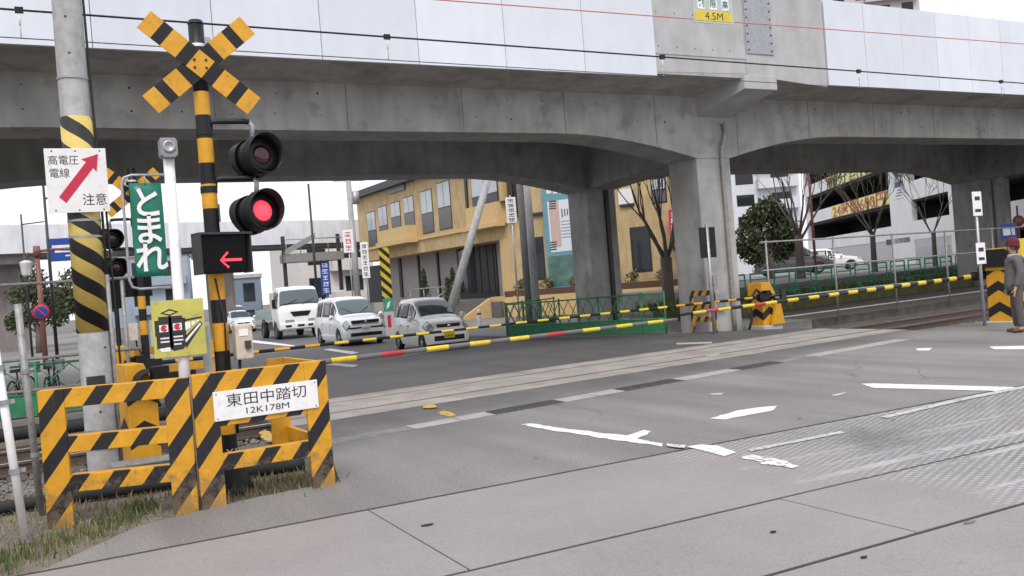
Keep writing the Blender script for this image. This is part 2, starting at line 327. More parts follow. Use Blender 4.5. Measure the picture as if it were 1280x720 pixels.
def deck():
    mt, nt, b, N, L = newmat('worn_deck'); tc = N.new('ShaderNodeTexCoord'); V = tc.outputs['Object']
    def node(t, **k):
        n = N.new(t)
        for kk, v in k.items(): setattr(n, kk, v)
        return n
    def math_(op, a, b_=None, c=None):
        n = node('ShaderNodeMath', operation=op)
        for i, q in enumerate((a, b_, c)):
            if q is None: continue
            if isinstance(q, (int, float)): n.inputs[i].default_value = q
            else: L.new(q, n.inputs[i])
        return n.outputs[0]
    def noise(sc, det=6, vec=None, ro=.6):
        n = node('ShaderNodeTexNoise'); n.inputs['Scale'].default_value = sc; n.inputs['Detail'].default_value = det; n.inputs['Roughness'].default_value = ro; L.new(vec or V, n.inputs['Vector']); return n.outputs[0]
    def ramp(x, a, c, lo=0.0, hi=1.0):
        n = node('ShaderNodeMapRange'); n.inputs[1].default_value = a; n.inputs[2].default_value = c; n.inputs[3].default_value = lo; n.inputs[4].default_value = hi; L.new(x, n.inputs[0]); return n.outputs[0]
    def mapped(scale, rot=0):
        n = node('ShaderNodeMapping'); n.inputs['Scale'].default_value = scale; n.inputs['Rotation'].default_value = (0,0,rot); L.new(V, n.inputs[0]); return n.outputs[0]
    def mix(f, a, c):
        n = node('ShaderNodeMixRGB')
        for i, q in enumerate((f, a, c)):
            if isinstance(q, tuple): n.inputs[i].default_value = (*q, 1)
            elif isinstance(q, (int, float)): n.inputs[i].default_value = q
            else: L.new(q, n.inputs[i])
        return n.outputs[0]
    sp = node('ShaderNodeSeparateXYZ'); L.new(V, sp.inputs[0]); X, Y = sp.outputs[0], sp.outputs[1]
    big = noise(.8, 5); fine = noise(70, 6); mid = noise(9, 7, None, .7); scr = noise(1.0, 6, mapped((.6, 16, 1)))
    # where the steel tread plate lies bare (its own worn outline)
    e = math_('ADD', X, math_('MULTIPLY', math_('SUBTRACT', big, .5), 3.2)); e = math_('ADD', e, math_('MULTIPLY', mid, .5)); e = math_('ADD', e, math_('MULTIPLY', Y, .12))
    plate = ramp(e, 5.9, 6.9)
    k = 2*math.pi/.075; rp = node('ShaderNodeSeparateXYZ'); L.new(mapped((1,1,1), R(8)), rp.inputs[0])
    sx = math_('SINE', math_('MULTIPLY', rp.outputs[0], k*.62)); sy = math_('SINE', math_('MULTIPLY', rp.outputs[1], k))
    lug = math_('MULTIPLY', ramp(math_('MULTIPLY', sx, sy), .15, .6), plate)
    pol = ramp(noise(1.0, 3, mapped((.06, 4.2, 1))), .56, .68)                          # polished wheel lines
    wet = ramp(math_('ADD', math_('MULTIPLY', noise(.55, 6), .75), math_('MULTIPLY', mid, .25)), .44, .60); wet = math_('MULTIPLY', wet, plate)
    shine = math_('MULTIPLY', math_('MAXIMUM', lug, math_('MULTIPLY', pol, plate)), ramp(mid, .3, .6, .35, 1))
    conc = mix(ramp(big, .3, .7), (.188,.170,.166), (.245,.224,.219)); conc = mix(ramp(scr, .56, .72, 0, .45), conc, (.19,.168,.16))
    conc = mix(ramp(fine, .35, .72, 0, .5), conc, (.40,.365,.355)); conc = mix(ramp(fine, .62, .75, 0, .6), conc, (.15,.135,.13)); conc = mix(ramp(mid, .58, .70, 0, .6), conc, (.185,.162,.153)); conc = mix(ramp(noise(26, 9, None, .8), .60, .68, 0, .5), conc, (.13,.115,.11))
    conc = mix(math_('MULTIPLY', plate, .7), conc, (.15,.14,.142))
    c = mix(math_('MAXIMUM', shine, math_('MULTIPLY', wet, .22)), conc, (.86,.83,.85)); L.new(c, b.inputs['Base Color'])
    L.new(math_('MULTIPLY', math_('MAXIMUM', shine, math_('MULTIPLY', wet, .3)), .9), b.inputs['Metallic']); L.new(ramp(math_('MAXIMUM', shine, wet), 0, 1, .62, .24), b.inputs['Roughness'])
    L.new(math_('MULTIPLY', wet, .9), b.inputs['Coat Weight']); b.inputs['Coat Roughness'].default_value = .16
    h = math_('ADD', math_('MULTIPLY', lug, .8), math_('MULTIPLY', fine, .35)); bp = node('ShaderNodeBump'); bp.inputs['Strength'].default_value = .55; bp.inputs['Distance'].default_value = .004; L.new(h, bp.inputs['Height']); L.new(bp.outputs[0], b.inputs['Normal'])
    return mt
M['deck'] = deck()
def worn(name, c, under, thr, sc=14):
    mt, nt, b, N, L = newmat(name); tc = N.new('ShaderNodeTexCoord')
    nz = N.new('ShaderNodeTexNoise'); nz.inputs['Scale'].default_value = sc; nz.inputs['Detail'].default_value = 9; nz.inputs['Roughness'].default_value = .7; L.new(tc.outputs['Object'], nz.inputs['Vector'])
    mr = N.new('ShaderNodeMapRange'); mr.inputs[1].default_value = thr; mr.inputs[2].default_value = thr+.06; L.new(nz.outputs[0], mr.inputs[0])
    mx = N.new('ShaderNodeMixRGB'); L.new(mr.outputs[0], mx.inputs[0]); mx.inputs[1].default_value = (*c,1); mx.inputs[2].default_value = (*under,1)
    L.new(mx.outputs[0], b.inputs['Base Color']); b.inputs['Roughness'].default_value = .6; return mt
M['line'] = worn('road_paint', (.70,.69,.69), (.15,.142,.138), .575, 20)
M['line2'] = worn('broken_road_paint', (.72,.71,.71), (.2,.18,.172), .50, 22)
M['linef'] = worn('faded_road_paint', (.48,.47,.465), (.24,.225,.22), .52, 16)
M['liney'] = worn('amber_road_paint', (.55,.33,.06), (.15,.14,.13), .54)

# ground: one sheet out to the horizon
gm = MB(); gm.add([(-700,-700,-.34),(900,-700,-.34),(900,900,-.34),(-700,900,-.34)], [(0,1,2,3)])
struct(gm.build('ground', mat('ground_earth', (.14,.13,.115), .95, var=.35, scale=.2, bump=.3, bscale=8)))
XL = [(-9,-1.7),(5.2,-1.5),(6.0,-.75),(6.7,-.3),(7.75,.55),(8.05,1.5),(8.12,2.25),(9,2.45),(11.6,2.6),(14.6,2.75),(18,2.9),(22,3.4),(27,3.9),(160,3.9)]
XR = [(-9,60),(13.0,60),(13.35,16.2),(15.4,16.4),(17,16.3),(19,15.3),(20.2,14.9),(27,13.2),(40,12.9),(160,12.9)]
ys = sorted(set([-9+1.0*i for i in range(14)] + [5.2,6.0,6.35,6.7,7.2,7.75,7.9,8.05,8.12,8.6] + [9+.5*i for i in range(40)] + [13.35,15.4] + [29+4*i for i in range(33)] + [160]))
rm = MB(); P = []; F = []
for y in ys:
    a, b_ = interp(XL, y), interp(XR, y)
    for k in range(7):
        x = a + (b_-a)*k/6; P.append((x, y, zroad(y)))
for i in range(len(ys)-1):
    for k in range(6): F.append((i*7+k, i*7+k+1, (i+1)*7+k+1, (i+1)*7+k))
rm.add(P, F)
# skirt so that the road has an edge
for i in range(len(ys)-1):
    for k in (0, 6):
        a, b_ = P[i*7+k], P[(i+1)*7+k]
        rm.add([a, b_, (b_[0],b_[1],-.36), (a[0],a[1],-.36)], [(0,1,2,3)])
road = struct(rm.build('road', M['asphalt']))

# near slabs and steel plates across the road (an old siding's deck)
jb = MB(); jb.box(-1.4, 13.5, -3, 6.87, .0005, .004); jb.build('joint_bed', M['joint'], road)
rows = [(4.935,6.80,[-1.4,2.09,9.4,13.5]), (3.775,4.895,[-1.4,4.45,11.2,13.5]), (1.85,3.735,[-1.4,6.6,13.5]), (-2.9,1.83,[-1.4,3.0,8.0,13.5])]
for ri, (y0, y1, xs) in enumerate(rows):
    for a, b_ in zip(xs, xs[1:]):
        mb = MB(); z = .011+random.uniform(-.0015, .0015); mb.box(a+.006, b_-.006, y0, y1, .001, z); mb.build('deck_slab', M['deck'], road, bevel=.003)

# the running track: skewed a little against the slabs
TS = .114
def TY(x, off): return off + TS*x
track = bpy.data.objects.new('railway_track', None); col.objects.link(track); struct(track)
for off in (12.45, 13.65):
    prof = [(-.062,-.15),(.062,-.15),(.062,-.14),(.012,-.12),(.012,-.045),(.034,-.03),(.034,.0),(-.034,.0),(-.034,-.03),(-.012,-.045),(-.012,-.12),(-.062,-.14)]
    mb = MB(); n = len(prof); P = []
    xs = [-18, 2.6, 16.5, 60]
    for x in xs: P += [(x, TY(x, off)+u, w+.002) for u, w in prof]
    F = [(i*n+k, i*n+(k+1) % n, (i+1)*n+(k+1) % n, (i+1)*n+k) for i in range(len(xs)-1) for k in range(n)]
    mb.add(P, F)
    o = mb.build('rail', [M['hardsteel'], M['railtop']], track)
    for p in o.data.polygons:
        if p.normal.z > .9 and abs(p.center.z) < .01: p.material_index = 1
sleeper_me = MB().box(-.11,.11,-1.05,1.05,-.26,-.145).mesh('sleeper', M['wood'], .01)
for i in range(62):
    x = -16+i*.62
    if 2.3 < x < 16.6: continue
    obj('sleeper', sleeper_me, track, (x, TY(x, 13.05), 0), math.atan(TS))
# crossing slabs beside and between the rails
for (o0, o1, gap) in ((11.80, 12.39, 0), (12.53, 13.59, .4), (13.72, 14.28, .9)):
    xs = [2.75 + i*2.7 + (gap if i else 0) for i in range(7)]
    for a, b_ in zip(xs, xs[1:]):
        b_ = min(b_, 16.25)
        if b_-a < .3: continue
        h = .010 + random.uniform(-.002, .003); mb = MB()
        q = [(a+.003,TY(a,o0)),(b_-.003,TY(b_,o0)),(b_-.003,TY(b_,o1)),(a+.003,TY(a,o1))]
        mb.hexa([(x,y,.0005) for x,y in q]+[(x,y,h) for x,y in q]); mb.build('crossing_slab', M['railslab'], road, bevel=.004)
for o0, o1 in ((12.38,12.54),(13.58,13.73)):
    mb = MB(); mb.add([(2.75,TY(2.75,o0),.0015),(16.2,TY(16.2,o0),.0015),(16.2,TY(16.2,o1),.0015),(2.75,TY(2.75,o1),.0015)], [(0,1,2,3)]); mb.build('rail_groove', M['joint'], road)
# drain: pale kerb stones with grating lengths between
def DY(x): return 9.93 + .158*x
def drainq(a, b_, w0, w1): return [(a,DY(a)+w0),(b_,DY(b_)+w0),(b_,DY(b_)+w1),(a,DY(a)+w1)]
segs = [(2.6,3.82,'old'),(3.84,4.5,'c'),(4.52,5.0,'c'),(5.02,6.12,'g'),(6.14,6.7,'c'),(6.72,7.22,'c'),(7.24,8.4,'g'),(8.42,9.0,'c'),(9.02,9.68,'c'),(9.7,10.72,'g'),(10.74,11.6,'old'),(11.62,12.5,'c'),(12.52,13.4,'c'),(13.42,14.4,'c')]
for a, b_, k in segs:
    if k == 'c':
        mb = MB(); q = drainq(a, b_, -.17, .17); mb.hexa([(x,y,.0005) for x,y in q]+[(x,y,.008) for x,y in q]); mb.build('drain_cover', M['draincon'], road, bevel=.004)
    elif k == 'old':
        mb = MB(); q = drainq(a, b_, -.17, .17); mb.hexa([(x,y,.0005) for x,y in q]+[(x,y,.005) for x,y in q]); mb.build('drain_cover', mat('old_drain_cover', (.20,.19,.185), .85, var=.25, scale=4), road)
    else:
        mb = MB(); q = drainq(a, b_, -.16, .16); mb.add([(x,y,.003) for x,y in q], [(0,1,2,3)]); g = mb.build('drain_pit', M['joint'], road)
        mb = MB(); n = int((b_-a)/.035)
        for i in range(n):
            x0 = a + (b_-a)*i/n; q = drainq(x0, x0+.011, -.16, .16); mb.hexa([(x,y,.0032) for x,y in q]+[(x,y,.012) for x,y in q])
        for w in (-.165,-.06,.06,.15):
            q = drainq(a, b_, w, w+.012); mb.hexa([(x,y,.003) for x,y in q]+[(x,y,.0135) for x,y in q])
        mb.build('drain_grating', M['grate'], road)
# painted markings
def ragged(pts, amp):
    out = []
    for i, p in enumerate(pts):
        q = pts[(i+1) % len(pts)]; n = max(1, int((Vector(q)-Vector(p)).length/.09))
        for k in range(n):
            t = k/n; out.append((p[0]+(q[0]-p[0])*t+random.uniform(-amp,amp), p[1]+(q[1]-p[1])*t+random.uniform(-amp,amp)))
    return out
def marking(pxs, mt, amp=.012, dz=.005):
    pts = [GR(x, y) for x, y in pxs]; q = ragged([(p.x, p.y) for p in pts], amp)
    bm = bmesh.new(); f = bm.faces.new([bm.verts.new((x, y, zroad(y)+dz)) for x, y in q]); bmesh.ops.triangulate(bm, faces=[f])
    bm.normal_update()
    for f in bm.faces:
        if f.normal.z < 0: f.normal_flip()
    me = bpy.data.meshes.new('road_marking'); bm.to_mesh(me); bm.free(); me.materials.append(mt); return obj('road_marking', me, road)
marking([(652,531),(666,530),(745,541),(785,545),(808,538),(817,540),(797,549),(830,555),(862,558)], M['line']) if False else None
marking([(652,531),(664,529.5),(705,536),(783,545),(806,538),(816,539.5),(798,548.5),(830,555),(829,558.5),(780,552),(700,540)], M['line'], .02)
marking([(834,556),(858,559),(856,562),(834,559)], M['line2'], .02, .016)
marking([(858,560),(878,557.5),(896,559),(921,567.5),(906,572.5)], M['line'], .006, .016)
marking([(923,573),(942,569.5),(970,577),(1000,584),(992,588.5),(955,582)], M['line2'], .03, dz=.016)
marking([(888,523.5),(920,514),(952,509),(973,508),(964,514),(906,525)], M['line'], .015)
marking([(1076,480),(1092,479.5),(1282,484.8),(1284,490),(1092,485.3)], M['line'], .006)
marking([(1144,436),(1166,435),(1161,438.5),(1147,438.5)], M['line']); marking([(1236,433.5),(1282,432.5),(1284,437),(1243,437)], M['line'])
marking([(936,563.5),(1050,541),(1056,543),(940,566.5)], M['linef'], .008, .0165)
marking([(1100,523),(1200,499),(1282,483.5),(1283,486.5),(1205,502),(1108,525)], M['linef'], .008, .0165)
marking([(886,492.5),(905,491),(900,494),(890,494)], M['linef']); marking([(1040,494),(1058,490),(1055,493),(1042,496)], M['linef'])
marking([(545,516),(556,513),(572,519),(560,521.5)], M['liney'], .03); marking([(527,508.5),(540,506.5),(548,510.5),(532,512)], M['liney'], .03, .017)
marking([(322,541),(333,537),(350,548),(342,554),(330,550)], M['liney'], .03)
for q in ([(300,424),(316,425),(366,431.5),(374,434),(318,428.5)], [(403,437),(414,435.8),(449,440.6),(440,443)], [(406,456),(418,453.8),(449,456.5),(441,459)], [(184,396),(193,394.5),(206,397),(199,398.5)], [(172,402),(182,400.5),(196,404),(188,406)]):
    marking(q, M['line'], .012)
marking([(500,442.5),(575,433.5),(577,435),(504,444.5)], M['linef']); marking([(845,429),(890,427.5),(890,429.5),(846,431)], M['linef'])
marking([(880,444),(905,442.5),(905,444),(882,445.5)], M['linef'])

# verge, track bed and pavements
def sheet(name, pts, z, mt, parent=None, kerb=None):
    mb = MB(); mb.prism(pts, lambda u, v, w: (u, v, w), z-.3, z); return mb.build(name, mt, parent)
struct(sheet('verge', [(-9,3.5),(-1.6,5.1),(-.8,6.0),(-.35,6.7),(.5,7.78),(1.4,8.1),(2.25,8.16),(2.45,9.0),(2.6,11.3),(-9,10.1)], -.03, M['dirtm']))
struct(sheet('track_bed', [(-20,10.15),(-9,10.12),(2.62,11.32),(2.74,15.6),(2.9,17.4),(-20,15.2)], -.21, M['dirtm']))
struct(sheet('track_bed', [(16.25,13.35),(60,18.4),(60,24.5),(16.3,18.2)], -.21, mat('track_soil', (.085,.075,.066), .95, var=.4, scale=3, bump=.5, bscale=40)))
def pavement(name, pts, z, label=None):
    return struct(sheet(name, pts, z, M['paving']))
pavement('pavement', [(15.32,19.0),(19.5,19.6),(20.9,42),(12.95,40),(13.25,27),(14.92,20.2)], -.06)
struct(sheet('trackside_ground', [(19.52,19.6),(60,25.2),(60,46),(20.92,42)], -.08, mat('track_soil', (0,0,0))))
pavement('pavement', [(12.95,40.05),(20.4,42.05),(22.5,46),(20.2,66),(20.0,120),(12.95,120)], -.08)
pavement('pavement', [(-40,17.4),(2.85,18.6),(3.35,22),(3.85,27),(3.85,120),(-40,120)], -.10)

# ballast: loose stones, one mass
def rocks(name, n, place, s0, s1, mt, parent=None):
    mb = MB(); ico = bmesh.new(); bmesh.ops.create_icosphere(ico, subdivisions=1, radius=1); ico.verts.ensure_lookup_table()
    bv = [v.co.copy() for v in ico.verts]; bf = [tuple(v.index for v in f.verts) for f in ico.faces]; ico.free()
    for _ in range(n):
        x, y, z = place(); s = random.uniform(s0, s1); sc = [s*random.uniform(.6,1.3) for _ in range(3)]
        rz = random.uniform(0, 6.28); ca, sa = math.cos(rz), math.sin(rz)
        P = []
        for v in bv:
            k = random.uniform(.75, 1.2); X, Y, Z = v.x*sc[0]*k, v.y*sc[1]*k, v.z*sc[2]*k*.75
            P.append((x+X*ca-Y*sa, y+X*sa+Y*ca, z+Z))
        mb.add(P, bf)
    o = mb.build(name, mt, parent); o['kind'] = 'stuff'; return o
def pl_left():
    x = random.uniform(-4, 2.6); t = random.gauss(0, 1.0); return (x, TY(x, 13.05)+max(-2.2, min(1.9, t)), -.2+random.uniform(0,.045))
def pl_right():
    x = 16.5+abs(random.gauss(0, 5)); return (x, TY(x, 13.0)+random.uniform(-1.5, 1.9), -.2+random.uniform(0,.05))
def pl_near():
    x = random.uniform(-1.8, 2.4); return (x, random.uniform(9.3, 10.9), -.03+random.uniform(-.005,.02))
b4 = rocks('gravel', 900, lambda: (random.uniform(-1.2, 2.2), random.gauss(8.35, .3), -.03), .006, .02, M['stone']); b4['label'] = 'fine gravel scattered at the feet of the guard frames'; b4['category'] = 'gravel'
b1 = rocks('ballast', 3600, pl_left, .018, .042, M['stone']); b2 = rocks('ballast', 2600, pl_right, .025, .055, M['stone']); b3 = rocks('gravel', 1500, pl_near, .01, .034, M['stone'])
for o in (b1, b2, b3): o['label'] = 'loose grey crushed stone along the track'; o['category'] = 'ballast'
# ================================================================== VIADUCT
VD = thing('railway_viaduct', 'long grey concrete railway viaduct on square columns with pale parapet panels', 'viaduct', (0, 16.95, 0), math.atan(.035))
COLX = [-45.6, -25.1, -4.6, 15.93, 36.5, 57.0]
def soffit(x, cols, w=.58, hl=4.0, zc=4.50, zt=5.10):
    d = min(abs(x-c) for c in cols)-w
    if d <= 0: return zc
    t = min(d/hl, 1); return zc + (zt-zc)*(1-(1-t)**1.7)
def girder(name, cols, y0, y1, ztop):
    mb = MB(); xs = sorted(set([-48+.5*i for i in range(213)] + [c+s_*.58 for c in cols for s_ in (-1,1)]))
    P = []; F = []
    for x in xs:
        zb = soffit(x, cols); P += [(x,y0,zb),(x,y1,zb),(x,y1,ztop),(x,y0,ztop)]
    for i in range(len(xs)-1):
        a = i*4; b_ = a+4
        for k in range(4): F.append((a+k, a+(k+1) % 4, b_+(k+1) % 4, b_+k))
    mb.add(P, F); return mb.build(name, M['conc'], VD)
COLB = [c+1.1 if i == 3 else c+.9 for i, c in enumerate(COLX)]
girder('front_girder', COLX, 1.45, 2.65, 6.1); girder('back_girder', COLB, 8.25, 9.45, 6.1)
mb = MB(); T = lambda u, v, w: (w, u, v)
mb.prism([(0,6.25),(1.45,6.09),(2.65,6.09),(2.75,6.15),(8.15,6.15),(8.25,6.09),(9.45,6.09),(11,6.25),(11,6.6),(0,6.6)], T, -48, 58); mb.build('deck_slab', M['conc'], VD)
mb = MB(); mb.box(-48, 58, .10, .32, 6.55, 8.36); mb.build('parapet_wall', M['concl'], VD)
mb = MB(); mb.box(-48, 58, 10.7, 10.95, 6.55, 8.36); mb.build('parapet_wall', M['concl'], VD)
for i, c in enumerate(COLX):
    for (cx, y0, y1) in ((c, 1.47, 2.63), (COLB[i], 8.27, 9.43)):
        mb = MB(); mb.box(cx-.57, cx+.57, y0, y1, -.4, 4.54); mb.build('column', M['conc'], VD, bevel=.04)
    mb = MB(); x0, x1 = c-.5, COLB[i]+.5
    mb.hexa([(c-.5,2.6,4.55),(c+.5,2.6,4.55),(COLB[i]+.5,8.3,4.55),(COLB[i]-.5,8.3,4.55),(c-.5,2.6,6.12),(c+.5,2.6,6.12),(COLB[i]+.5,8.3,6.12),(COLB[i]-.5,8.3,6.12)]); mb.build('cross_beam', M['conc'], VD)
mb = MB(); mb.box(38.2-.05, 39.3, 8.27, 9.43, -.4, 4.6); mb.build('column', M['conc'], VD, bevel=.04)
mb = MB(); rngt = random.Random(3)
for i in range(-20, 60):
    for z in (5.42, 5.86):
        x = i*.9+rngt.uniform(-.04,.04)
        if rngt.random() < .72: mb.tube((x,1.452,z+rngt.uniform(-.03,.03)),(x,1.4475,z+rngt.uniform(-.03,.03)),.018,n=8)
    for z in (6.9, 7.7):
        x = 13.2+i*.55
        if 13.1 < x < 15.8: mb.tube((x,-.004,z),(x,-.0075,z),.018,n=8)
th = mb.build('tie_holes', mat('tie_hole', (.07,.07,.07), .9), VD); th['kind'] = 'stuff'
for i in range(-8, 22):
    x = i*2.7+.6; zb = soffit(x, COLX); mb = MB(); mb.box(x-.007, x+.007, 1.446, 1.452, zb+.02, 6.08); mb.build('form_joint', mat('form_joint', (.17,.168,.165), .9), VD)
# cantilever beam and joint over the column
mb = MB(); mb.hexa([(15.75,-.06,5.98),(16.85,-.06,5.98),(16.6,1.5,5.55),(15.45,1.5,5.55),(15.75,-.06,6.32),(16.85,-.06,6.32),(16.6,1.5,6.3),(15.45,1.5,6.3)]); mb.build('cantilever_beam', M['concl'], VD, bevel=.015)
for c in (COLX[2], COLX[4]):
    mb = MB(); mb.hexa([(c-.55,-.04,5.98),(c+.55,-.04,5.98),(c+.55,1.5,5.55),(c-.55,1.5,5.55),(c-.55,-.04,6.3),(c+.55,-.04,6.3),(c+.55,1.5,6.3),(c-.55,1.5,6.3)]); mb.build('cantilever_beam', M['conc'], VD, bevel=.015)
mb = MB(); mb.hexa([(13.1,-.005,6.30),(15.9,-.005,6.36),(15.9,.12,6.36),(13.1,.12,6.3),(13.1,-.005,8.4),(15.9,-.005,8.4),(15.9,.12,8.4),(13.1,.12,8.4)]); mb.build('concrete_parapet', M['concl'], VD)
mb = MB(); mb.hexa([(15.9,-.03,6.32),(18.68,-.03,6.12),(18.68,.12,6.12),(15.9,.12,6.32),(15.9,-.03,8.4),(18.68,-.03,8.4),(18.68,.12,8.4),(15.9,.12,8.4)]); mb.build('concrete_parapet', M['concl'], VD)
mb = MB(); mb.box(13.1, 15.9, -.02, -.006, 6.72, 6.76); mb.build('parapet_rib', M['concl'], VD)
mb = MB(); mb.box(15.92, 16.82, -.055, -.035, 6.86, 8.42); jp = mb.build('joint_plate', M['galv'], VD)
mb = MB()
for k in range(8):
    for x in (15.98, 16.76): mb.lathe([(0,.022),(.018,.02),(.022,0)], (x,-.055,6.95+k*.2), (0,-1,0), 8)
mb.build('bolts', M['dark'], jp)
px0 = 13.06
pls = [(px0-2.0*(i+1)+.006, px0-2.0*i-.006) for i in range(17)] + [(18.72+1.5*i+.006, 18.72+1.5*(i+1)-.006) for i in range(16)]
for a, b_ in pls:
    j = random.uniform(-.004, .004); mb = MB(); mb.box(a, b_, -.06+j, .02+j, 6.17, 8.42); mb.build('parapet_panel', M['panel'], VD, bevel=.004)
mb = MB(); mb.path([(16.28,1.4,5.4),(16.32,1.36,5.2),(16.22,1.34,4.95),(16.14,1.36,4.7),(16.14,1.38,4.4),(16.14,1.38,.3),(16.14,1.38,-.1)], .055, 10); mb.build('drain_pipe', M['pipe'], VD)
mb = MB(); mb.box(COLB[3]+.1, COLB[3]+.24, 8.18, 8.28, -.1, 4.5); mb.build('drain_pipe', M['dark'], VD)
mb = MB(); mb.box(COLX[3]-.45, COLX[3]-.1, 1.3, 1.48, .6, 1.0); mb.build('junction_box', M['galv'], VD, bevel=.01)

# ================================================================== FAR OVERPASS (over the road beyond the junction)
OA = Vector((-2.0, 62.0, 0)); odir = Vector((23.4, 6.0, 0)).normalized(); onr = Vector((odir.y, -odir.x, 0))
OV = thing('road_overpass', 'pale grey road overpass on brown-grey piers behind the queued vehicles', 'overpass', OA)
def OT(u, w, z): q = odir*u + onr*w; return (q.x, q.y, z)
def obox(mb, u0, u1, w0, w1, z0, z1):
    mb.hexa([OT(u0,w0,z0),OT(u1,w0,z0),OT(u1,w1,z0),OT(u0,w1,z0),OT(u0,w0,z1),OT(u1,w0,z1),OT(u1,w1,z1),OT(u0,w1,z1)]); return mb
mover = mat('overpass_steel', (.74,.74,.79), .5, var=.1, scale=.6, streak=.15)
obox(MB(), -60, 60, -.4, 0, 5.75, 7.45).build('fascia', mover, OV)
obox(MB(), -60, 60, -5.5, -.4, 6.5, 6.9).build('deck', M['conc'], OV)
obox(MB(), -60, 60, -1.6, -.9, 5.6, 6.5).build('girder', mat('overpass_girder', (.36,.35,.35), .8), OV)
obox(MB(), -60, 60, -5.0, -4.3, 5.6, 6.5).build('girder', mat('overpass_girder', (.36,.35,.35), .8), OV)
for u, w in ((1.0, 1.7), (14.6, 1.5), (30, 1.6), (-14, 1.6), (45, 1.6)):
    p = obox(MB(), u-w/2, u+w/2, -3.6, -2.2, -.4, 5.3).build('pier', mat('pier_concrete', (.27,.24,.23), .85, var=.2, scale=1, streak=.2), OV, bevel=.03)
    obox(MB(), u-w/2-.3, u+w/2+.3, -5.2, -.9, 5.2, 5.61).build('pier_cap', M['conc'], p)

# ================================================================== AMBER TWO-STOREY BUILDING
ochre = mat('ochre_render', (.53,.39,.205), .85, var=.16, scale=1.2, bump=.1, bscale=30, streak=.25, dirt=(.36,.26,.14), dirtamt=.5)
ochre2 = mat('ochre_trim', (.60,.42,.20), .8, var=.1)
greywall = mat('grey_panel', (.36,.335,.33), .7, var=.1)
framem = mat('dark_window_frame', (.03,.028,.027), .5)
paneup = mat('pale_reflection_glass', (.42,.45,.48), .12, var=.12, scale=.7, spec=.8)  # upper panes: a light reflection painted into the glass colour
panelo = mat('grey_window_panel', (.10,.10,.105), .3, var=.1)
step_m = mat('step_stone', (.14,.13,.128), .8, var=.2)
BC = CAM + ray(640, 354)*(48/FPX); bx, by = BC.x, BC.y
BA = Fac(bx, by, R(-3), (bx,by,0)); BB = Fac(bx, by, R(153), (bx,by,0))
AB = thing('ochre_building', 'ochre two-storey building with tall dark windows and recessed ground floor', 'building', (bx, by, 0))
LA, LB, ZT = 21.5, 11.0, 8.9
aE = Vector(BA.P(LA,0)); bE = Vector(BB.P(LB,0))
def flr(z0, z1, inset, name, mt):
    pts = [BA.P(0,0,-inset), BA.P(LA,0,-inset), (aE.x+12,aE.y+1,0), (bE.x+6.8,bE.y+9.6,0), BB.P(LB,0,-.01)] if inset == 0 else [BA.P(.6,0,-inset), BA.P(LA,0,-inset), (aE.x+12,aE.y+1,0), (bE.x+6.6,bE.y+9.6,0), (bE.x+1.6,bE.y+3,0)]
    mb = MB(); mb.prism([(p[0],p[1]) for p in pts], lambda u,v,w:(u,v,w), z0, z1); return mb.build(name, mt, AB)
flr(4.0, ZT, 0, 'wall', ochre)
flr(ZT, ZT+.25, 0, 'roof', M['dark'])
flr(-.3, 4.0, 1.6, 'ground_floor_wall', greywall)
mb = MB(); BB.box(mb, .0, LB, -.3, 4.0, -1.5, -.002); mb.build('side_wall', ochre, AB)
mb = MB(); BA.box(mb, 0, 1.0, -.3, 4.0, -1.5, -.005); mb.build('corner_pier', ochre2, AB)
mb = MB(); BA.box(mb, -.1, LA, 4.78, 4.95, 0, .10); mb.build('string_course', ochre2, AB)
mb = MB(); BA.box(mb, -.02, LA, ZT-.35, ZT+.1, 0, .5); mb.build('eave', M['dark'], AB)
def win(fc, r, parent=AB, split=.45, mull=True, out=.02, up=None):
    (u0, za), (u1, zb) = fc.px(r[0], r[1]), fc.px(r[2], r[3]); (u2, zc), (u3, zd) = fc.px(r[2], r[1]), fc.px(r[0], r[3])
    ua, ub = sorted(((u0+u3)/2, (u1+u2)/2)); z1, z0 = (za+zc)/2, (zb+zd)/2
    mb = MB(); fc.box(mb, ua, ub, z0, z1, -.06, out); f = mb.build('window', framem, parent)
    zs = z0+(z1-z0)*split; t = .06; um = (ua+ub)/2
    for (a, b_) in (((ua+t, um-t/2), (um+t/2, ub-t)) if mull else ((ua+t, ub-t),)):
        mb = MB(); fc.box(mb, a, b_, zs+t, z1-t, out-.01, out+.012); mb.build('pane', up or paneup, f)
    mb = MB(); fc.box(mb, ua+t, ub-t, z0+t, zs, out-.01, out+.010); mb.build('pane', panelo if split > .3 else M['glass'], f)
    return f, (ua, ub, z0, z1)
def shade(pane_mat): pass
for r in ((460,264,470.5,309),(474,257,485,304),(489,252,501,288),(505,245,518,284),(527,237,541.5,292),(547.5,226,564,287)): win(BA, r)
win(BA, (596,215,629,256), split=.28, out=.35)
def pxbox(fc, r, w0, w1, name, mt, parent, bevel=0):
    (u0, za), (u1, zb) = fc.px(r[0], r[1]), fc.px(r[2], r[3]); (u2, zc), (u3, zd) = fc.px(r[2], r[1]), fc.px(r[0], r[3])
    ua, ub = sorted(((u0+u3)/2, (u1+u2)/2)); mb = MB(); fc.box(mb, ua, ub, (zb+zd)/2, (za+zc)/2, w0, w1); return mb.build(name, mt, parent, bevel=bevel)
pxbox(BA, (592,256,632,286), 0, .5, 'bay_box', ochre2, AB); pxbox(BA, (591,281,633,286), 0, .7, 'bay_ledge', ochre2, AB)
pxbox(BA, (592,205,633,256), 0, .3, 'bay_surround', ochre, AB)
pxbox(BA, (486,285,522,303), 0, .7, 'balcony', ochre2, AB); pxbox(BA, (484,300,524,306), 0, .85, 'balcony_ledge', ochre2, AB)
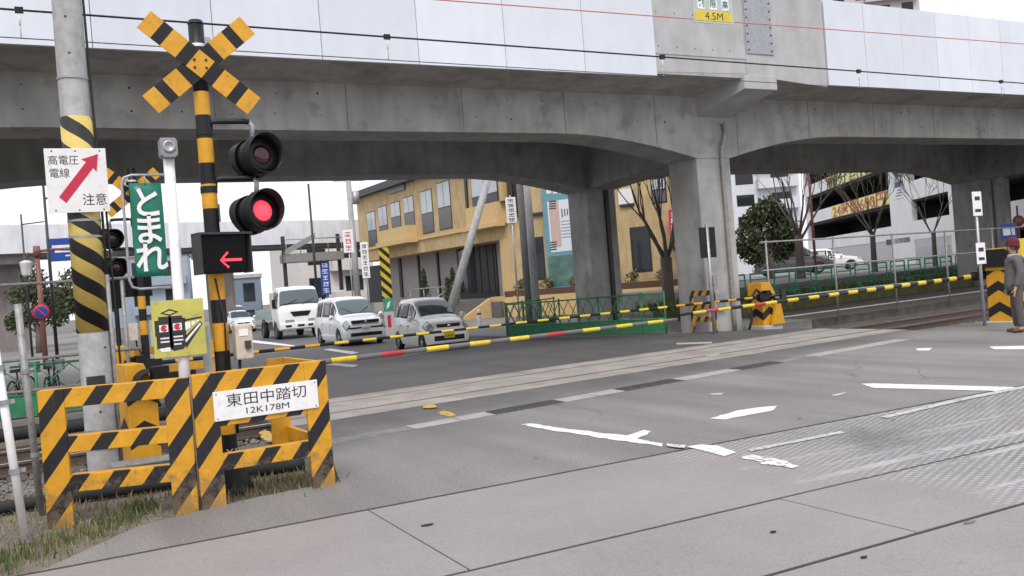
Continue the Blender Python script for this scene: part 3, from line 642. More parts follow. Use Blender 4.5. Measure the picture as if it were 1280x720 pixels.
for x in (583, 637): pxbox(BA, (x,215,x+2.5,280), 0, .09, 'downpipe', framem, AB)
pxbox(BA, (487,228,507,240), 0, .12, 'name_board', mat('grey_board', (.10,.13,.15), .4), AB)
# ground floor: recessed entrance, glazing, planters, steps, ramp walls
E0 = Fac(bx, by, R(-3), (bx,by,0)); E0.o = E0.o - E0.n*1.58
pxbox(E0, (573,300,622,372), 0, .06, 'entrance_surround', framem, AB)
for a, b_ in ((576,585),(586.5,595),(597,602),(604,611),(613,619)): pxbox(E0, (a,304,b_,366), .02, .09, 'door_glass', M['glass'] if a < 596 else framem, AB)
pxbox(E0, (579,312,584,324), .09, .10, 'notice', M['white'], AB)
pxbox(BB, (645,294,657,345), 0, .03, 'window', framem, AB) if False else None
pxbox(E0, (500,322,503,372), 0, .08, 'panel_joint', framem, AB); pxbox(E0, (524,318,526,372), 0, .08, 'panel_joint', framem, AB); pxbox(E0, (548,314,550,372), 0, .08, 'panel_joint', framem, AB)
pxbox(E0, (462,332,478,378), 0, .10, 'window', M['glass'], AB)
plinth_z = .75
mb = MB(); BA.box(mb, 0, 12.2, -.3, plinth_z, -1.55, .8); mb.build('entrance_platform', step_m, AB)
mb = MB(); BA.box(mb, 6.6, 12.4, -.3, 1.15, .82, 1.05); mb.build('ramp_wall', ochre2, AB)
for k in range(5):
    mb = MB(); BA.box(mb, 1.3, 5.5, -.3, plinth_z-.15*(k+1)+.001, .8+.3*k, .8+.3*(k+1)); mb.build('step', step_m, AB)
for u in (1.0, 5.6):
    mb = MB(); T = lambda a, z, w: BA.P(u+w, z, a); mb.prism([(.8,-.3),(2.4,-.3),(2.4,.1),(.8,.95)], T, 0, .22); mb.build('stair_wall', ochre2, AB)
mb = MB(); mb.path([BA.P(5.2,.9,2.4), BA.P(5.2,1.75,.9), BA.P(8,1.75,.95), BA.P(10.5,1.75,.95), BA.P(12.2,1.2,.95)], .035, 8)
for u in (5.3,7,9,11): mb.tube(BA.P(u,.9,.95), BA.P(u,1.72,.95), .025)
mb.build('handrail', M['galv'], AB)
mb = MB(); BA.box(mb, -1.2, 1.35, -.3, 1.0, .3, .6); mb.build('planter_wall', ochre2, AB)
mb = MB(); BB.box(mb, .2, LB, -.3, .95, .8, 1.1); mb.build('planter_wall', ochre2, AB)
mb = MB(); BB.box(mb, .2, LB, .95, 1.25, .3, 1.0); mb.build('planter_bed', mat('planter_soil', (.10,.05,.035), .9), AB)
# facade towards the viaduct
win(BB, (665,296,681,350), split=.02, mull=False, up=M['glass']); win(BB, (789,283,814,340), split=.02, mull=False, up=M['glass']); win(BB, (814,222,833,254), split=.5); win(BB, (774,210,786,232), split=.5)
pxbox(BB, (648,266,692,270), 0, .12, 'ledge', framem, AB); pxbox(BB, (641,215,646,268), 0, .1, 'downpipe', framem, AB)
pxbox(BB, (841,290,854,313), 0, .05, 'window', framem, AB)
pxbox(BB, (774,236,792,255), .0, .1, 'notice_board', M['white'], AB); pxbox(BB, (776,255,793,258), 0, .12, 'ledge', framem, AB)
# wall hoarding: plain coloured panel (stand-in for the printed advertisement)
HB = thing('wall_hoarding', 'pale blue and white printed hoarding on the ochre wall beside a viaduct column', 'hoarding', (bx, by, 0))
pxbox(BB, (683,232,745,362), .02, .14, 'board', mat('hoarding_teal', (.13,.30,.36), .5, var=.1), HB)
pxbox(BB, (688,248,745,313), .14, .150, 'print_sheet', mat('hoarding_white', (.66,.70,.73), .5, var=.05), HB)
pxbox(BB, (690,251,702,309), .15, .156, 'print_patch', mat('hoarding_rose', (.55,.40,.36), .5, var=.1), HB)
for k in range(4): pxbox(BB, (688.5,251+k*3,697,252.5+k*3), .156, .16, 'print_bar', M['ink'], HB); pxbox(BB, (690,302+k*3,698,303.5+k*3), .156, .16, 'print_bar', M['ink'], HB)
for k in range(7): pxbox(BB, (704+k*3.4,261,705.2+k*3.4,272-(k % 3)*1.5), .15, .156, 'print_bar', M['ink'], HB)
for k in range(6): pxbox(BB, (703,275+k*4,728,276.2+k*4), .15, .156, 'print_bar', mat('print_grey', (.3,.3,.33), .5), HB)
for k in range(5): pxbox(BB, (685+k*8,235,691+k*8,242), .14, .15, 'print_shape', M['white'], HB)
pxbox(BB, (688,318,745,356), .14, .15, 'print_patch', mat('hoarding_green', (.10,.19,.16), .5, var=.4, scale=2), HB)
# red vertical sign
RS = thing('red_vertical_sign', 'narrow red vertical shop sign with pale characters next to bare tree', 'sign', (bx, by, 0))
pxbox(BB, (843,262,853,307), .3, .5, 'board', M['signred'], RS)
for k in range(5):
    y = 265+k*8.2
    for d in (0, 2.2, 4.6): pxbox(BB, (845,y+d,851,y+d+1.1), .5, .51, 'print_stroke', M['white'], RS)
    pxbox(BB, (845.3 if k % 2 else 849.5,y,846.5 if k % 2 else 850.8,y+5.6), .5, .512, 'print_stroke', M['white'], RS)

# ================================================================== PARKING GARAGE
GO = CAM + ray(1060, 321)*(78/FPX)
GF = Fac(GO.x, GO.y, R(32.4), (GO.x, GO.y, 0))
GA = thing('parking_garage', 'white multi-storey parking garage with long yellow price banners', 'garage', (GO.x, GO.y, 0))
gw = mat('garage_white', (.80,.81,.82), .6, var=.06, scale=.5, streak=.08); gd = mat('garage_inner_shade', (.035,.035,.038), .9); gy = mat('banner_yellow', (.80,.74,.24), .5, var=.05)  # gd: shade inside the open decks painted as near-black colour
uL = GF.px(1009, 270)[0]; uS = GF.px(1113, 260)[0]; uS2 = GF.px(1140, 260)[0]; uW2 = GF.px(1187, 260)[0]; uR = GF.px(1330, 260)[0]
ulo, uhi = min(uL,uR), max(uL,uR)
mb = MB(); GF.box(mb, ulo, uhi, -.4, 11.2, -4.2, -4.0); mb.build('dark_backing', gd, GA)  # dark fill added close behind the openings to stand for inner shade
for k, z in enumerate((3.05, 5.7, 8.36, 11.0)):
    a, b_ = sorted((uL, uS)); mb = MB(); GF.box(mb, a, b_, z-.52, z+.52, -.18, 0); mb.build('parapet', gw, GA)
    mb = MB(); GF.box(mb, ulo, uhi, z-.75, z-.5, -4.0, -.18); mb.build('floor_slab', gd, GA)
    a, b_ = sorted((uS2, uW2)); mb = MB(); GF.box(mb, a, b_, z-.62, z+.62, -.2, 0); mb.build('parapet', gw, GA)
    a, b_ = sorted((uW2, uR)); mb = MB(); GF.box(mb, a, b_, z-.6, z+.75, -.2, 0); mb.build('parapet', gw, GA)
for a, b_ in ((uS,uS2),(uL+.4,uL-.25),(uW2, uW2-1.2)):
    a, b_ = sorted((a,b_)); mb = MB(); GF.box(mb, a, b_, -.4, 11.6, -.3, .03); mb.build('wall_pier', gw, GA)
mb = MB(); a, b_ = sorted((uL-.5, uW2)); GF.box(mb, a, b_, -.4, 2.5, -.3, -.02); mb.build('ground_floor_wall', mat('garage_pale', (.52,.53,.55), .7), GA)
for r, s in (((1035,230,1120,212), '30分毎100円'), ((1038,268,1112,250), '24時間600円')):
    zc = 8.36 if '30' in s else 5.7
    u0, u1 = GF.px(r[0], 250)[0], GF.px(r[2], 250)[0]; a, b_ = sorted((u0,u1))
    mb = MB(); GF.box(mb, a, b_, zc-.5, zc+.5, .002, .04); bn = mb.build('banner', gy, GA); bn['label'] = 'yellow banner with parking price'
    V = (a+b_)/2; sg = -1 if u0 > u1 else 1
    lettering(s, 1.22, lambda x, y, w: GF.P(V+sg*x, zc+y, .04+w), M['ink'] if '30' in s else mat('banner_orange', (.52,.11,.02), .5), bn, w=.02, offset=.02, sx=(b_-a)*.93/5.35*.80)
um = (uS+uS2)/2
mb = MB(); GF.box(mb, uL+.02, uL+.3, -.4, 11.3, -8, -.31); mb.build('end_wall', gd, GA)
for (z0, z1, c, nm) in ((7.3,8.7,'signblueish','a'),(5.4,6.7,'x','b')):
    mb = MB(); GF.box(mb, um-.9, um+.9, z0, z1, .03, .08); s_ = mb.build('notice_board', M['white'], GA)
    mb = MB(); GF.box(mb, um-.7, um+.7, z1-.55, z1-.15, .08, .09); mb.build('notice_band', M['blue'] if nm == 'b' else M['signred'], s_)
    for k in range(3):
        mb = MB(); GF.box(mb, um-.65, um+.65-.2*k, z0+.15+k*.18, z0+.22+k*.18, .08, .088); mb.build('notice_band', M['ink'], s_)
u0, u1 = sorted((GF.px(1108, 300)[0], GF.px(1138, 300)[0])); mb = MB(); GF.box(mb, u0, u1, 2.3, 2.65, .0, .03); mb.build('name_lettering_bar', M['ink'], GA)
u0, u1 = sorted((GF.px(1146, 300)[0], GF.px(1186, 300)[0])); mb = MB(); GF.box(mb, u0, u1, .2, 1.9, -.02, .04); mb.build('shutter', mat('shutter_grey', (.44,.46,.47), .6), GA)

# ================================================================== PALE APARTMENT BLOCKS
def block(name, label, px_l, px_r, D, top, nfl, mt, az, z_first=3.0, depth=14):
    p0 = CAM + ray(px_l, 300)*(D/FPX); fc = Fac(p0.x, p0.y, az, (p0.x,p0.y,0)); u1 = fc.px(px_r, 300)[0]
    a, b_ = sorted((0, u1)); B = thing(name, label, 'building', (p0.x, p0.y, 0))
    mb = MB(); fc.box(mb, a, b_, -.4, top, -depth, 0); mb.build('wall', mt, B)
    mb = MB(); fc.box(mb, a-.2, b_+.2, top, top+.5, -depth-.2, .2); mb.build('roof', M['concl'], B)
    fh = (top-z_first)/nfl; nb = max(2, int((b_-a)/3.4))
    for f in range(nfl):
        z = z_first+f*fh
        mb = MB(); fc.box(mb, a+(b_-a)*.40, b_-.3, z-.2, z+.95, 0, 1.1); mb.build('balcony', mt, B)
        for k in range(nb):
            ua = a+(b_-a)*(k+.22)/nb; ub = a+(b_-a)*(k+.72)/nb
            mb = MB(); fc.box(mb, ua, ub, z+.5, z+fh-.75, -.1, .02); w = mb.build('window', framem, B)
            mb = MB(); fc.box(mb, ua+.08, ub-.08, z+.58, z+fh-.83, .015, .035); mb.build('pane', M['glass'], w)
    return B
aptm = mat('apartment_white', (.60,.62,.66), .7, var=.06, scale=.4, streak=.1)
block('apartment_block', 'pale apartment block with stacked balconies behind the evergreen tree', 915, 1004, 112, 24, 8, aptm, R(118))
block('tower_block', 'tall pinkish apartment tower showing above the viaduct parapet', 1058, 1172, 150, 62, 18, mat('tower_tile', (.50,.44,.45), .7, var=.08, scale=.3), R(128))
# buildings seen below the overpass
bei = mat('beige_render', (.60,.57,.55), .8, var=.1)
block('beige_building', 'plain beige low building standing under the overpass', 372, 462, 88, 7.6, 2, bei, R(85), 1.2, 9)
block('blue_shed', 'blue-grey shuttered shed far along the road behind white car', 262, 322, 130, 5.4, 1, mat('shed_blue', (.17,.21,.27), .7), R(100), 1.0, 10)
block('roadside_shop', 'pale two-storey shop in the distance left of the lamp post', -40, 14, 95, 8, 2, mat('shop_pale', (.55,.55,.56), .7), R(100), 1.5, 10)
block('glass_shop', 'blue-grey glazed shop front far down the road behind the stop banner', 112, 232, 120, 9, 2, mat('shop_blue', (.30,.35,.42), .6), R(100), 1.5, 10)
ST = thing('footbridge_stair', 'dark steel stair flight beside overpass pier under the deck', 'stairs', CAM+ray(382, 330)*(66/FPX)-Vector((0,0,EYE+1.7)))
mb = MB(); mb.box(-1.6, 2.6, -.9, .9, 3.5, 4.1); mb.build('landing', M['pipe'], ST); mb = MB()
for k in range(6): mb.cbox((-1.4+k*.35, 0, 4.2+k*.2), .34, 1.5, .07)
mb.hexa([(-1.6,-.95,4.0),(.6,-.95,5.1),(.6,-.85,5.1),(-1.6,-.85,4.0),(-1.6,-.95,4.4),(.6,-.95,5.5),(.6,-.85,5.5),(-1.6,-.85,4.4)]); mb.build('flight', M['galv'], ST)
for x in (-1.5, 2.5): mb = MB(); mb.box(x-.12, x+.12, -.12, .12, 1.3, 5.4); mb.build('post', M['dark'], ST)
mb = MB()
for x in (-1.5,-.5,.5,1.5,2.5): mb.tube((x,-.88,4.1),(x,-.88,5.1),.03)
mb.tube((-1.5,-.88,5.1),(2.5,-.88,5.1),.04); mb.build('railing', M['galv'], ST)
# ================================================================== FOREGROUND: guard frames
M['amberblack'] = stripes('amber_black_diagonal', YEL, BLK, (1,.9,-.78), .315, .43, .30)
M['amberblack2'] = stripes('amber_black_diagonal_far', YEL, BLK, (1,0,-.78), .36, .45)
def frame_part(name, parent, x0, x1, z0, z1, y=0.0, t=.04, mt=None):
    mb = MB(); mb.box(x0, x1, y-t/2, y+t/2, z0, z1); return mb.build(name, mt or M['amberblack'], parent, bevel=.004)
def plant(x0, y0, x1, y1): return (x0, y0, 0), math.atan2(y1-y0, x1-x0), math.hypot(x1-x0, y1-y0)
l, a, L1 = plant(-.09, 8.34, 1.02, 7.965)
g1 = thing('guard_frame', 'amber and black striped three-rail guard frame in front of the concrete pole', 'barrier', l, a)
H1 = 1.085
frame_part('leg', g1, 0, .2, -.05, H1); frame_part('leg', g1, L1-.2, L1, -.05, H1)
for z0, z1 in ((H1-.15, H1+.001), (.57, .70), (.25, .385)): frame_part('rail', g1, .2, L1-.2, z0, z1, y=.004)
for z0 in (H1, .70, .385): frame_part('rail_flange', g1, .01, L1-.01, z0-.012, z0+.004, y=.05, t=.07, mt=M['yellow'])
l, a, L2 = plant(1.035, 7.945, 2.175, 8.01)
g2 = thing('guard_frame', 'amber and black striped guard frame carrying the white crossing name plate', 'barrier', l, a)
H2 = 1.10
frame_part('leg', g2, 0, .2, -.05, H2); frame_part('leg', g2, L2-.2, L2, -.05, H2)
frame_part('top_board', g2, .2, L2-.2, .655, H2+.001, y=.004); frame_part('rail', g2, .2, L2-.2, .285, .415, y=.004)
for z0 in (H2, .415): frame_part('rail_flange', g2, .01, L2-.01, z0-.012, z0+.004, y=.05, t=.07, mt=M['yellow'])
mb = MB(); mb.box(L2-.05, L2-.01, .05, 1.2, H2-.15, H2-.002); mb.build('return_rail', M['yellow'], g2, bevel=.004)
mb = MB(); mb.box(L2-.05, L2-.01, .05, 1.2, .285, .415); mb.build('return_rail', M['yellow'], g2, bevel=.004)
mb = MB(); mb.box(L2-.2, L2-.012, 1.16, 1.2, -.05, H2-.004); mb.build('leg', M['yellow'], g2, bevel=.004)
NP = thing('name_plate', 'white crossing name plate with black lettering fixed on striped guard frame', 'sign', l, a)
mb = MB(); mb.box(.155, 1.045, -.034, -.022, .70, .945); mb.build('plate', M['white'], NP, bevel=.003)
lettering('東田中踏切', .118, lambda x, y, w: (.60+x, -.034-w, .862+y), M['ink'], NP, w=.002, sx=1.18)
lettering('12K178M', .074, lambda x, y, w: (.60+x, -.034-w, .758+y), M['ink'], NP, w=.002, sx=1.35)
mb = MB()
for x in (.18, 1.02):
    for z in (.72, .925): mb.lathe([(0,.008),(.004,.007),(.005,0)], (x,-.034,z), (0,-1,0), 8)
mb.build('screws', M['galv'], NP)

# ================================================================== CROSSING SIGNAL
def make_signal(label):
    S = thing('crossing_signal', label, 'crossing signal', (1.40, 8.58, 0), 0, 'level crossing signals')
    mb = MB(); z = -.05; k = 0
    tops = [.5, .68, 1.25, 1.5, 1.71, 1.94, 2.53, 2.75, 2.94, 3.16, 3.37, 3.58, 4.2]
    for t in tops:
        mb.tube((0,0,z), (0,0,t), .068, n=18, mi=k % 2, caps=(t == 4.2)); z = t; k += 1
    for i, t in enumerate(tops): pass
    o = mb.build('pole', [M['black'], M['yellow']], S)
    mb = MB(); mb.lathe([(0,.19),(.03,.19),(.32,.085),(.34,.068)], (0,0,-.05), (0,0,1), 18); mb.build('base', M['black'], S)
    mb = MB(); mb.lathe([(0,.071),(.03,.071)], (0,0,3.98), (0,0,1), 18); mb.build('band', M['white'], S)
    mb = MB(); mb.lathe([(0,.073),(.03,.06),(.04,0)], (0,0,4.195), (0,0,1), 18); mb.build('cap', M['black'], S)
    # crossbuck
    for sg, nm in ((1, 'crossbuck_arm'), (-1, 'crossbuck_arm')):
        an = R(40)*sg; ca, sa = math.cos(an), math.sin(an); mb = MB(); hl = .575; hw = .098; y0 = -.115 if sg < 0 else -.105
        cuts = [-1,-.77,-.6,-.33,-.14,.14,.33,.6,.77,1]
        for i, (c0, c1) in enumerate(zip(cuts, cuts[1:])):
            q = [(c0*hl,-hw),(c1*hl,-hw),(c1*hl,hw),(c0*hl,hw)]
            mb.prism([(u*ca-v*sa, u*sa+v*ca) for u, v in q], lambda u, v, w: (u-.005, w, 3.81+v), y0, y0+.008, mi=0 if i % 2 == 0 else 1)
        mb.build(nm, [M['yellow'], M['black']], S)
    mb = MB()
    for dx, dz in ((-.05,-.035),(.05,-.035),(-.05,.035),(.05,.035)): mb.lathe([(0,.012),(.01,.01),(.012,0)], (dx-.005,-.116,3.81+dz), (0,-1,0), 8)
    mb.build('bolts', M['dark'], S)
    mb = MB(); mb.cbox((.075,0,4.03), .08, .06, .09); mb.path([(.07,0,4.0),(.13,0,3.94),(.05,.02,3.88)], .02, 8); mb.build('crossbuck_clamp', M['galv'], S)
    # lamps
    ax = Vector((.33, -.935, .10)).normalized()
    for (c, lit, zr) in (((.435,-.05,2.985), False, 3.32), ((.40,-.05,2.475), True, 2.80)):
        mb = MB(); mb.path([(.05,0,zr-.09),(.06,0,zr-.01),(.12,0,zr),(.36,-.02,zr),(.40,-.03,zr-.01)], .027, 10); mb.lathe([(0,.075),(.06,.075)], (0,0,zr-.13), (0,0,1), 16); mb.build('lamp_arm', M['black'], S)
        mb = MB(); mb.path([(.39,-.03,zr-.0),(.42,-.04,zr-.05),(.405,-.05,c[2]+.16)], .022, 8); mb.cbox((c[0],c[1],c[2]+.165), .07, .07, .05); mb.build('hanger', M['galv'], S)
        H = MB();  H.lathe([(.085,.0),(.085,.15),(.08,.165),(.0,.165)], c, ax, 28); H.lathe([(-.085,.0),(-.085,.15),(-.08,.165),(.0,.165)], c, ax, 28)
        lamp = H.build('lamp_housing', M['black'], S)
        for sgn in (1, -1):
            a2 = ax*sgn; o2 = Vector(c)+a2*.10
            mb = MB(); b1 = a2.cross(Vector((0,0,1))).normalized(); b2 = b1.cross(a2).normalized()
            n = 40; P = []
            for rad, fr, bk in ((.182,1,0),(.172,1,0)):
                for ring in (0, 1):
                    for i in range(n):
                        t = 2*math.pi*i/n; up = math.sin(t)
                        d = -.03 if ring == 0 else (.075 + .045*max(-.6, up))
                        P.append(o2 + b1*(math.cos(t)*rad) + b2*(math.sin(t)*rad) + a2*d)
            F = []
            for i in range(n):
                j = (i+1) % n; F += [(i,j,n+j,n+i), (2*n+i,3*n+i,3*n+j,2*n+j), (n+i,n+j,3*n+j,3*n+i)]
            mb.add(P, F, 0, True); mb.build('visor', M['black'], lamp)
            mb = MB(); mb.lathe([(0,.17),(.006,.17),(.008,.09)], o2-a2*.012, a2, 28); mb.build('lens_ring', M['black'], lamp)
            mb = MB(); mb.lathe([(0,.096),(.018,.082),(.028,.05),(.031,.0)], o2-a2*.008, a2, 28); mb.build('lens', M['red_lens'] if lit and sgn > 0 else M['dull_lens'], lamp)
    # direction indicator
    fa = Vector((.30,-.954,0)).normalized(); fu = Vector((.954,.30,0)); cz = 2.115; cc = Vector((.045,-.12,0))
    T = lambda u, v, w: tuple(cc + fu*u + fa*w + Vector((0,0,cz+v)))
    mb = MB(); mb.prism([(-.235,-.175),(.205,-.175),(.235,.175),(-.235,.175)], T, -.05, .05); ind = mb.build('indicator_box', mat('indicator_black', (.006,.006,.007), .5, var=.1, spec=.2), S, bevel=.008)
    mb = MB(); mb.prism([(-.25,.165),(.25,.165),(.25,.185),(-.25,.185)], T, -.05, .12); mb.prism([(-.25,-.18),(-.235,-.18),(-.235,.17),(-.25,.17)], T, -.05, .11); mb.prism([(.23,-.18),(.245,-.18),(.245,.17),(.23,.17)], T, -.05, .1); mb.build('indicator_hood', M['dark'], ind)
    mb = MB(); mb.prism([(-.22,-.16),(.2,-.16),(.22,.16),(-.22,.16)], T, .05, .056); mb.build('indicator_glass', mat('dark_gloss', (.004,.004,.005), .35, var=0, spec=.15), ind)
    mb = MB(); q = .011; mb.prism([(-.02,-.06-q),(.16,-.06-q),(.16,-.06+q),(-.02,-.06+q)], T, .057, .06)
    for s_ in (1, -1): mb.prism([(-.035,-.06),(.035,-.06+s_*.062),(.035-.012,-.06+s_*.074),(-.05,-.06)], T, .0575, .0605)
    mb.build('indicator_arrow', M['red_lens'], ind)
    # relay box, cable, plate number
    mb = MB(); mb.box(.10, .25, -.16, .02, 1.16, 1.47); rb = mb.build('relay_box', M['cream'], S, bevel=.012)
    mb = MB(); mb.box(.13, .21, -.166, -.158, 1.37, 1.43); mb.build('maker_plate', M['white'], rb)
    mb = MB(); mb.cbox((.20,-.175,1.29), .05, .03, .07); mb.build('latch', M['dark'], rb)
    mb = MB(); mb.path([(.14,-.06,1.17),(.13,-.07,1.05),(.08,-.05,.95),(.075,-.03,.5)], .014, 8); mb.build('cable', M['rubber'], S)
    mb = MB(); mb.path([(-.02,-.075,1.9),(.03,-.08,1.5),(.02,-.08,1.1)], .008, 6); mb.build('cable', M['rubber'], S)
    mb = MB(); mb.box(-.16, -.09, -.03, .05, 1.02, 1.5); mb.build('terminal_box', mat('pale_grey_paint', (.42,.44,.43), .5), S, bevel=.006)
    lettering('X1', .09, lambda x, y, w: (x, -.072-w, .34+y), M['white'], S, w=.002)
    return S
SIG = make_signal('level crossing signal with lit red lamp and red arrow standing behind the name plate')
fs = PY(166, 240, 17.6)
copy_tree(SIG, None, (fs.x, 17.6, 0), math.pi, 'level crossing signal seen from behind across the track, partly hidden by green banner')

# ================================================================== STOP BANNER POLE
wp = Vector((1.045, 8.47, 0))
SP = thing('white_banner_pole', 'slim white post with grey lamp head and bent steel banner frame', 'pole', wp)
mb = MB(); mb.tube((0,0,-.05), (.02,0,3.02), .05, .046, 16); mb.build('post', M['white'], SP)
mb = MB(); T = lambda u, v, w: (u+.02, w, 3.06+v)
mb.prism([(-.07,-.07),(-.045,-.095),(.045,-.095),(.07,-.07),(.07,.05),(.055,.075),(-.07,.075)], T, -.10, .09); hd = mb.build('lamp_head', mat('head_grey', (.24,.24,.25), .5), SP, bevel=.008)
mb = MB(); mb.lathe([(0,.055),(.012,.052),(.014,.038),(.005,.03),(.004,0)], (.02,-.10,3.06), (0,-1,0), 20); mb.build('lens', M['galv'], hd)
def bp(x, y): q = PY(x, y, 8.47); return Vector((q.x-wp.x, 0, q.z))
ft, fb = bp(165, 219).z, bp(165, 362).z
lx = -.375
mb = MB(); mb.path([(0,0,ft),(lx+.08,0,ft),(lx+.02,0,ft-.02),(lx,0,ft-.08),(lx,0,fb+.08),(lx+.02,0,fb+.02),(lx+.08,0,fb),(0,0,fb)], .012, 10); mb.build('banner_frame', M['galv'], SP)
BN = thing('stop_banner', 'green stop banner with white characters hanging in the steel frame', 'banner', wp)
x0, x1 = -.32, -.06; zt, zb = bp(185, 229).z, bp(185, 346).z
mb = MB(); n = 12; P = []
for i in range(n+1):
    z = zb+(zt-zb)*i/n
    for x in (x0, x0+(x1-x0)*.33, x0+(x1-x0)*.66, x1): P.append((x, -.012+.010*math.sin(i*.7+x*9), z))
mb.add(P, [(i*4+k, i*4+k+1, i*4+5+k, i*4+4+k) for i in range(n) for k in range(3)], 0, True)
cl = mb.build('cloth', M['signgreen'], BN); sm_ = cl.modifiers.new('s', 'SOLIDIFY'); sm_.thickness = .004
for i, ch in enumerate('とまれ'):
    lettering(ch, .285, lambda x, y, w: ((x0+x1)/2+.006+x, -.028-w, zt-.165-.235*i+y), M['white'], BN, offset=.006, sx=.92)
mb = MB(); mb.path([((x0+x1)/2,0,ft+.01),((x0+x1)/2,-.012,ft-.03),((x0+x1)/2,-.01,zt-.01)], .006, 6); mb.build('hook', M['galv'], BN)
# train warning plate
TP = thing('train_warning_plate', 'yellow-green square plate with train-shaped warning character on white post', 'sign', wp)
a, b_ = bp(187, 380), bp(257, 437); px0_, px1_, pz1, pz0 = a.x+.0, b_.x, 1.735, 1.245
mb = MB(); mb.box(px0_, px1_, -.075, -.067, pz0, pz1); mb.build('plate', mat('warning_plate', (.50,.46,.10), .5, var=.18, scale=5, dirt=(.25,.22,.1), dirtamt=.5), TP, bevel=.003)
W_, H_ = px1_-px0_, pz1-pz0
def tp(x, y): return (px0_ + (x-86)/(254-86)*W_, pz1-(y-82)/(243-82)*H_)
def tpoly(name, pts, mt, lay):
    mb = MB(); d = -.0755-.0012*lay; mb.prism([tp(*p) for p in pts], lambda u, v, w: (u, w, v), d-.0012, d); return mb.build(name, mt, TP)
def rect(x0, y0, x1, y1): return [(x0,y0),(x1,y0),(x1,y1),(x0,y1)]
for pts in ([(113,117),(143,106),(173,116),(143,126)], rect(106,127,182,136), rect(138,126,147,222), [(93,137),(191,134),(192,178),(93,181)], [(96,180),(191,177),(190,210),(180,222),(147,226),(142,215),(96,217)],
            [(187,139),(246,134),(246,139),(187,145)], [(187,205),(243,150),(246,156),(188,222)], [(188,186),(240,147),(242,150),(188,196)]): tpoly('mark', pts, M['ink'], 0)
yl = mat('warning_plate', (0,0,0))
tpoly('mark', [(124,117),(143,111),(162,116.5),(143,121.5)], yl, 1)
for pts in (rect(107,150,135,170), rect(151,148,179,168), rect(108,186,136,190), rect(108,196,136,200), rect(150,184,180,188), rect(150,194,180,198), rect(150,205,174,209), [(190,148),(207,147),(207,163),(190,171)], [(211,146),(223,145),(223,153),(211,160)], [(227,144),(238,143),(236,146),(227,150)], [(102,216),(137,214),(137,226),(110,226)]): tpoly('mark', pts, M['white'], 1)
for cx, cy in ((122,160),(165,158)): tpoly('mark', [(cx+11*math.cos(t*.5236), cy+9.5*math.sin(t*.5236)) for t in range(12)], M['signred'], 2)
for cx, cy in ((127,160),(170,158)): tpoly('mark', [(cx,cy-2.5),(cx+7,cy-2.5),(cx+7,cy+2.5),(cx,cy+2.5)], M['white'], 3)
for pts in ([(187,197),(188,205),(242,156),(238,152)],): tpoly('mark', pts, M['white'], 1)

# ================================================================== CONCRETE POLE
def helix():
    mt, nt, b, N, L = newmat('amber_black_wrap'); tc = N.new('ShaderNodeTexCoord'); s = N.new('ShaderNodeSeparateXYZ'); L.new(tc.outputs['Object'], s.inputs[0])
    at = N.new('ShaderNodeMath'); at.operation = 'ARCTAN2'; L.new(s.outputs['Y'], at.inputs[0]); L.new(s.outputs['X'], at.inputs[1])
    m1 = N.new('ShaderNodeMath'); m1.operation = 'MULTIPLY'; L.new(at.outputs[0], m1.inputs[0]); m1.inputs[1].default_value = 2/(2*math.pi)
    m2 = N.new('ShaderNodeMath'); m2.operation = 'MULTIPLY_ADD'; L.new(s.outputs['Z'], m2.inputs[0]); m2.inputs[1].default_value = 1/.345; L.new(m1.outputs[0], m2.inputs[2])
    fr = N.new('ShaderNodeMath'); fr.operation = 'FRACT'; L.new(m2.outputs[0], fr.inputs[0])
    lt = N.new('ShaderNodeMath'); lt.operation = 'LESS_THAN'; L.new(fr.outputs[0], lt.inputs[0]); lt.inputs[1].default_value = .5
    nz = N.new('ShaderNodeTexNoise'); nz.inputs['Scale'].default_value = 7; nz.inputs['Detail'].default_value = 7; L.new(tc.outputs['Object'], nz.inputs['Vector'])
    mr = N.new('ShaderNodeMapRange'); mr.inputs[3].default_value = .75; mr.inputs[4].default_value = 1.15; L.new(nz.outputs[0], mr.inputs[0])
    mx = N.new('ShaderNodeMixRGB'); L.new(lt.outputs[0], mx.inputs[0]); mx.inputs[1].default_value = (.64,.48,.13,1); mx.inputs[2].default_value = (.016,.015,.018,1)
    x2 = N.new('ShaderNodeMixRGB'); x2.blend_type = 'MULTIPLY'; x2.inputs[0].default_value = 1; L.new(mx.outputs[0], x2.inputs[1]); L.new(mr.outputs[0], x2.inputs[2])
    L.new(x2.outputs[0], b.inputs['Base Color']); b.inputs['Roughness'].default_value = .5; return mt
cp = Vector((.475, 11.25, 0))
CP = thing('concrete_pole', 'round concrete catenary pole with yellow and black warning wrap', 'pole', cp)
rr = lambda z: .170-.0035*z
mb = MB(); mb.lathe([(-.3,rr(0)),(0,rr(0)),(3,rr(3)),(6,rr(6)),(9.5,rr(9.5)),(9.5,0)], (0,0,0), (0,0,1), 28); mb.build('shaft', M['polec'], CP)
mb = MB(); mb.lathe([(1.48,rr(1.48)),(1.48,rr(1.48)+.008),(3.86,rr(3.86)+.008),(3.86,rr(3.86))], (0,0,0), (0,0,1), 28); mb.build('warning_wrap', helix(), CP)
for z in (4.28, 2.7, 2.52): mb = MB(); mb.lathe([(z,rr(z)+.012),(z+.025,rr(z)+.012)], (0,0,0), (0,0,1), 28); mb.build('strap', M['galv'], CP)
mb = MB(); mb.lathe([(-.1,.19),(.0,.19),(.05,.178),(.1,.174)], (0,0,.3), (0,0,1), 28); mb.build('collar', M['pipe'], CP)
mb = MB()
for z, x in ((4.55,-.02),(4.95,-.03),(5.25,-.02),(1.3,.1),(.6,.0)): mb.tube((x,-rr(z)-.003,z),(x,-rr(z)+.02,z),.013,n=8)
mb.build('step_bolt_holes', M['dark'], CP)
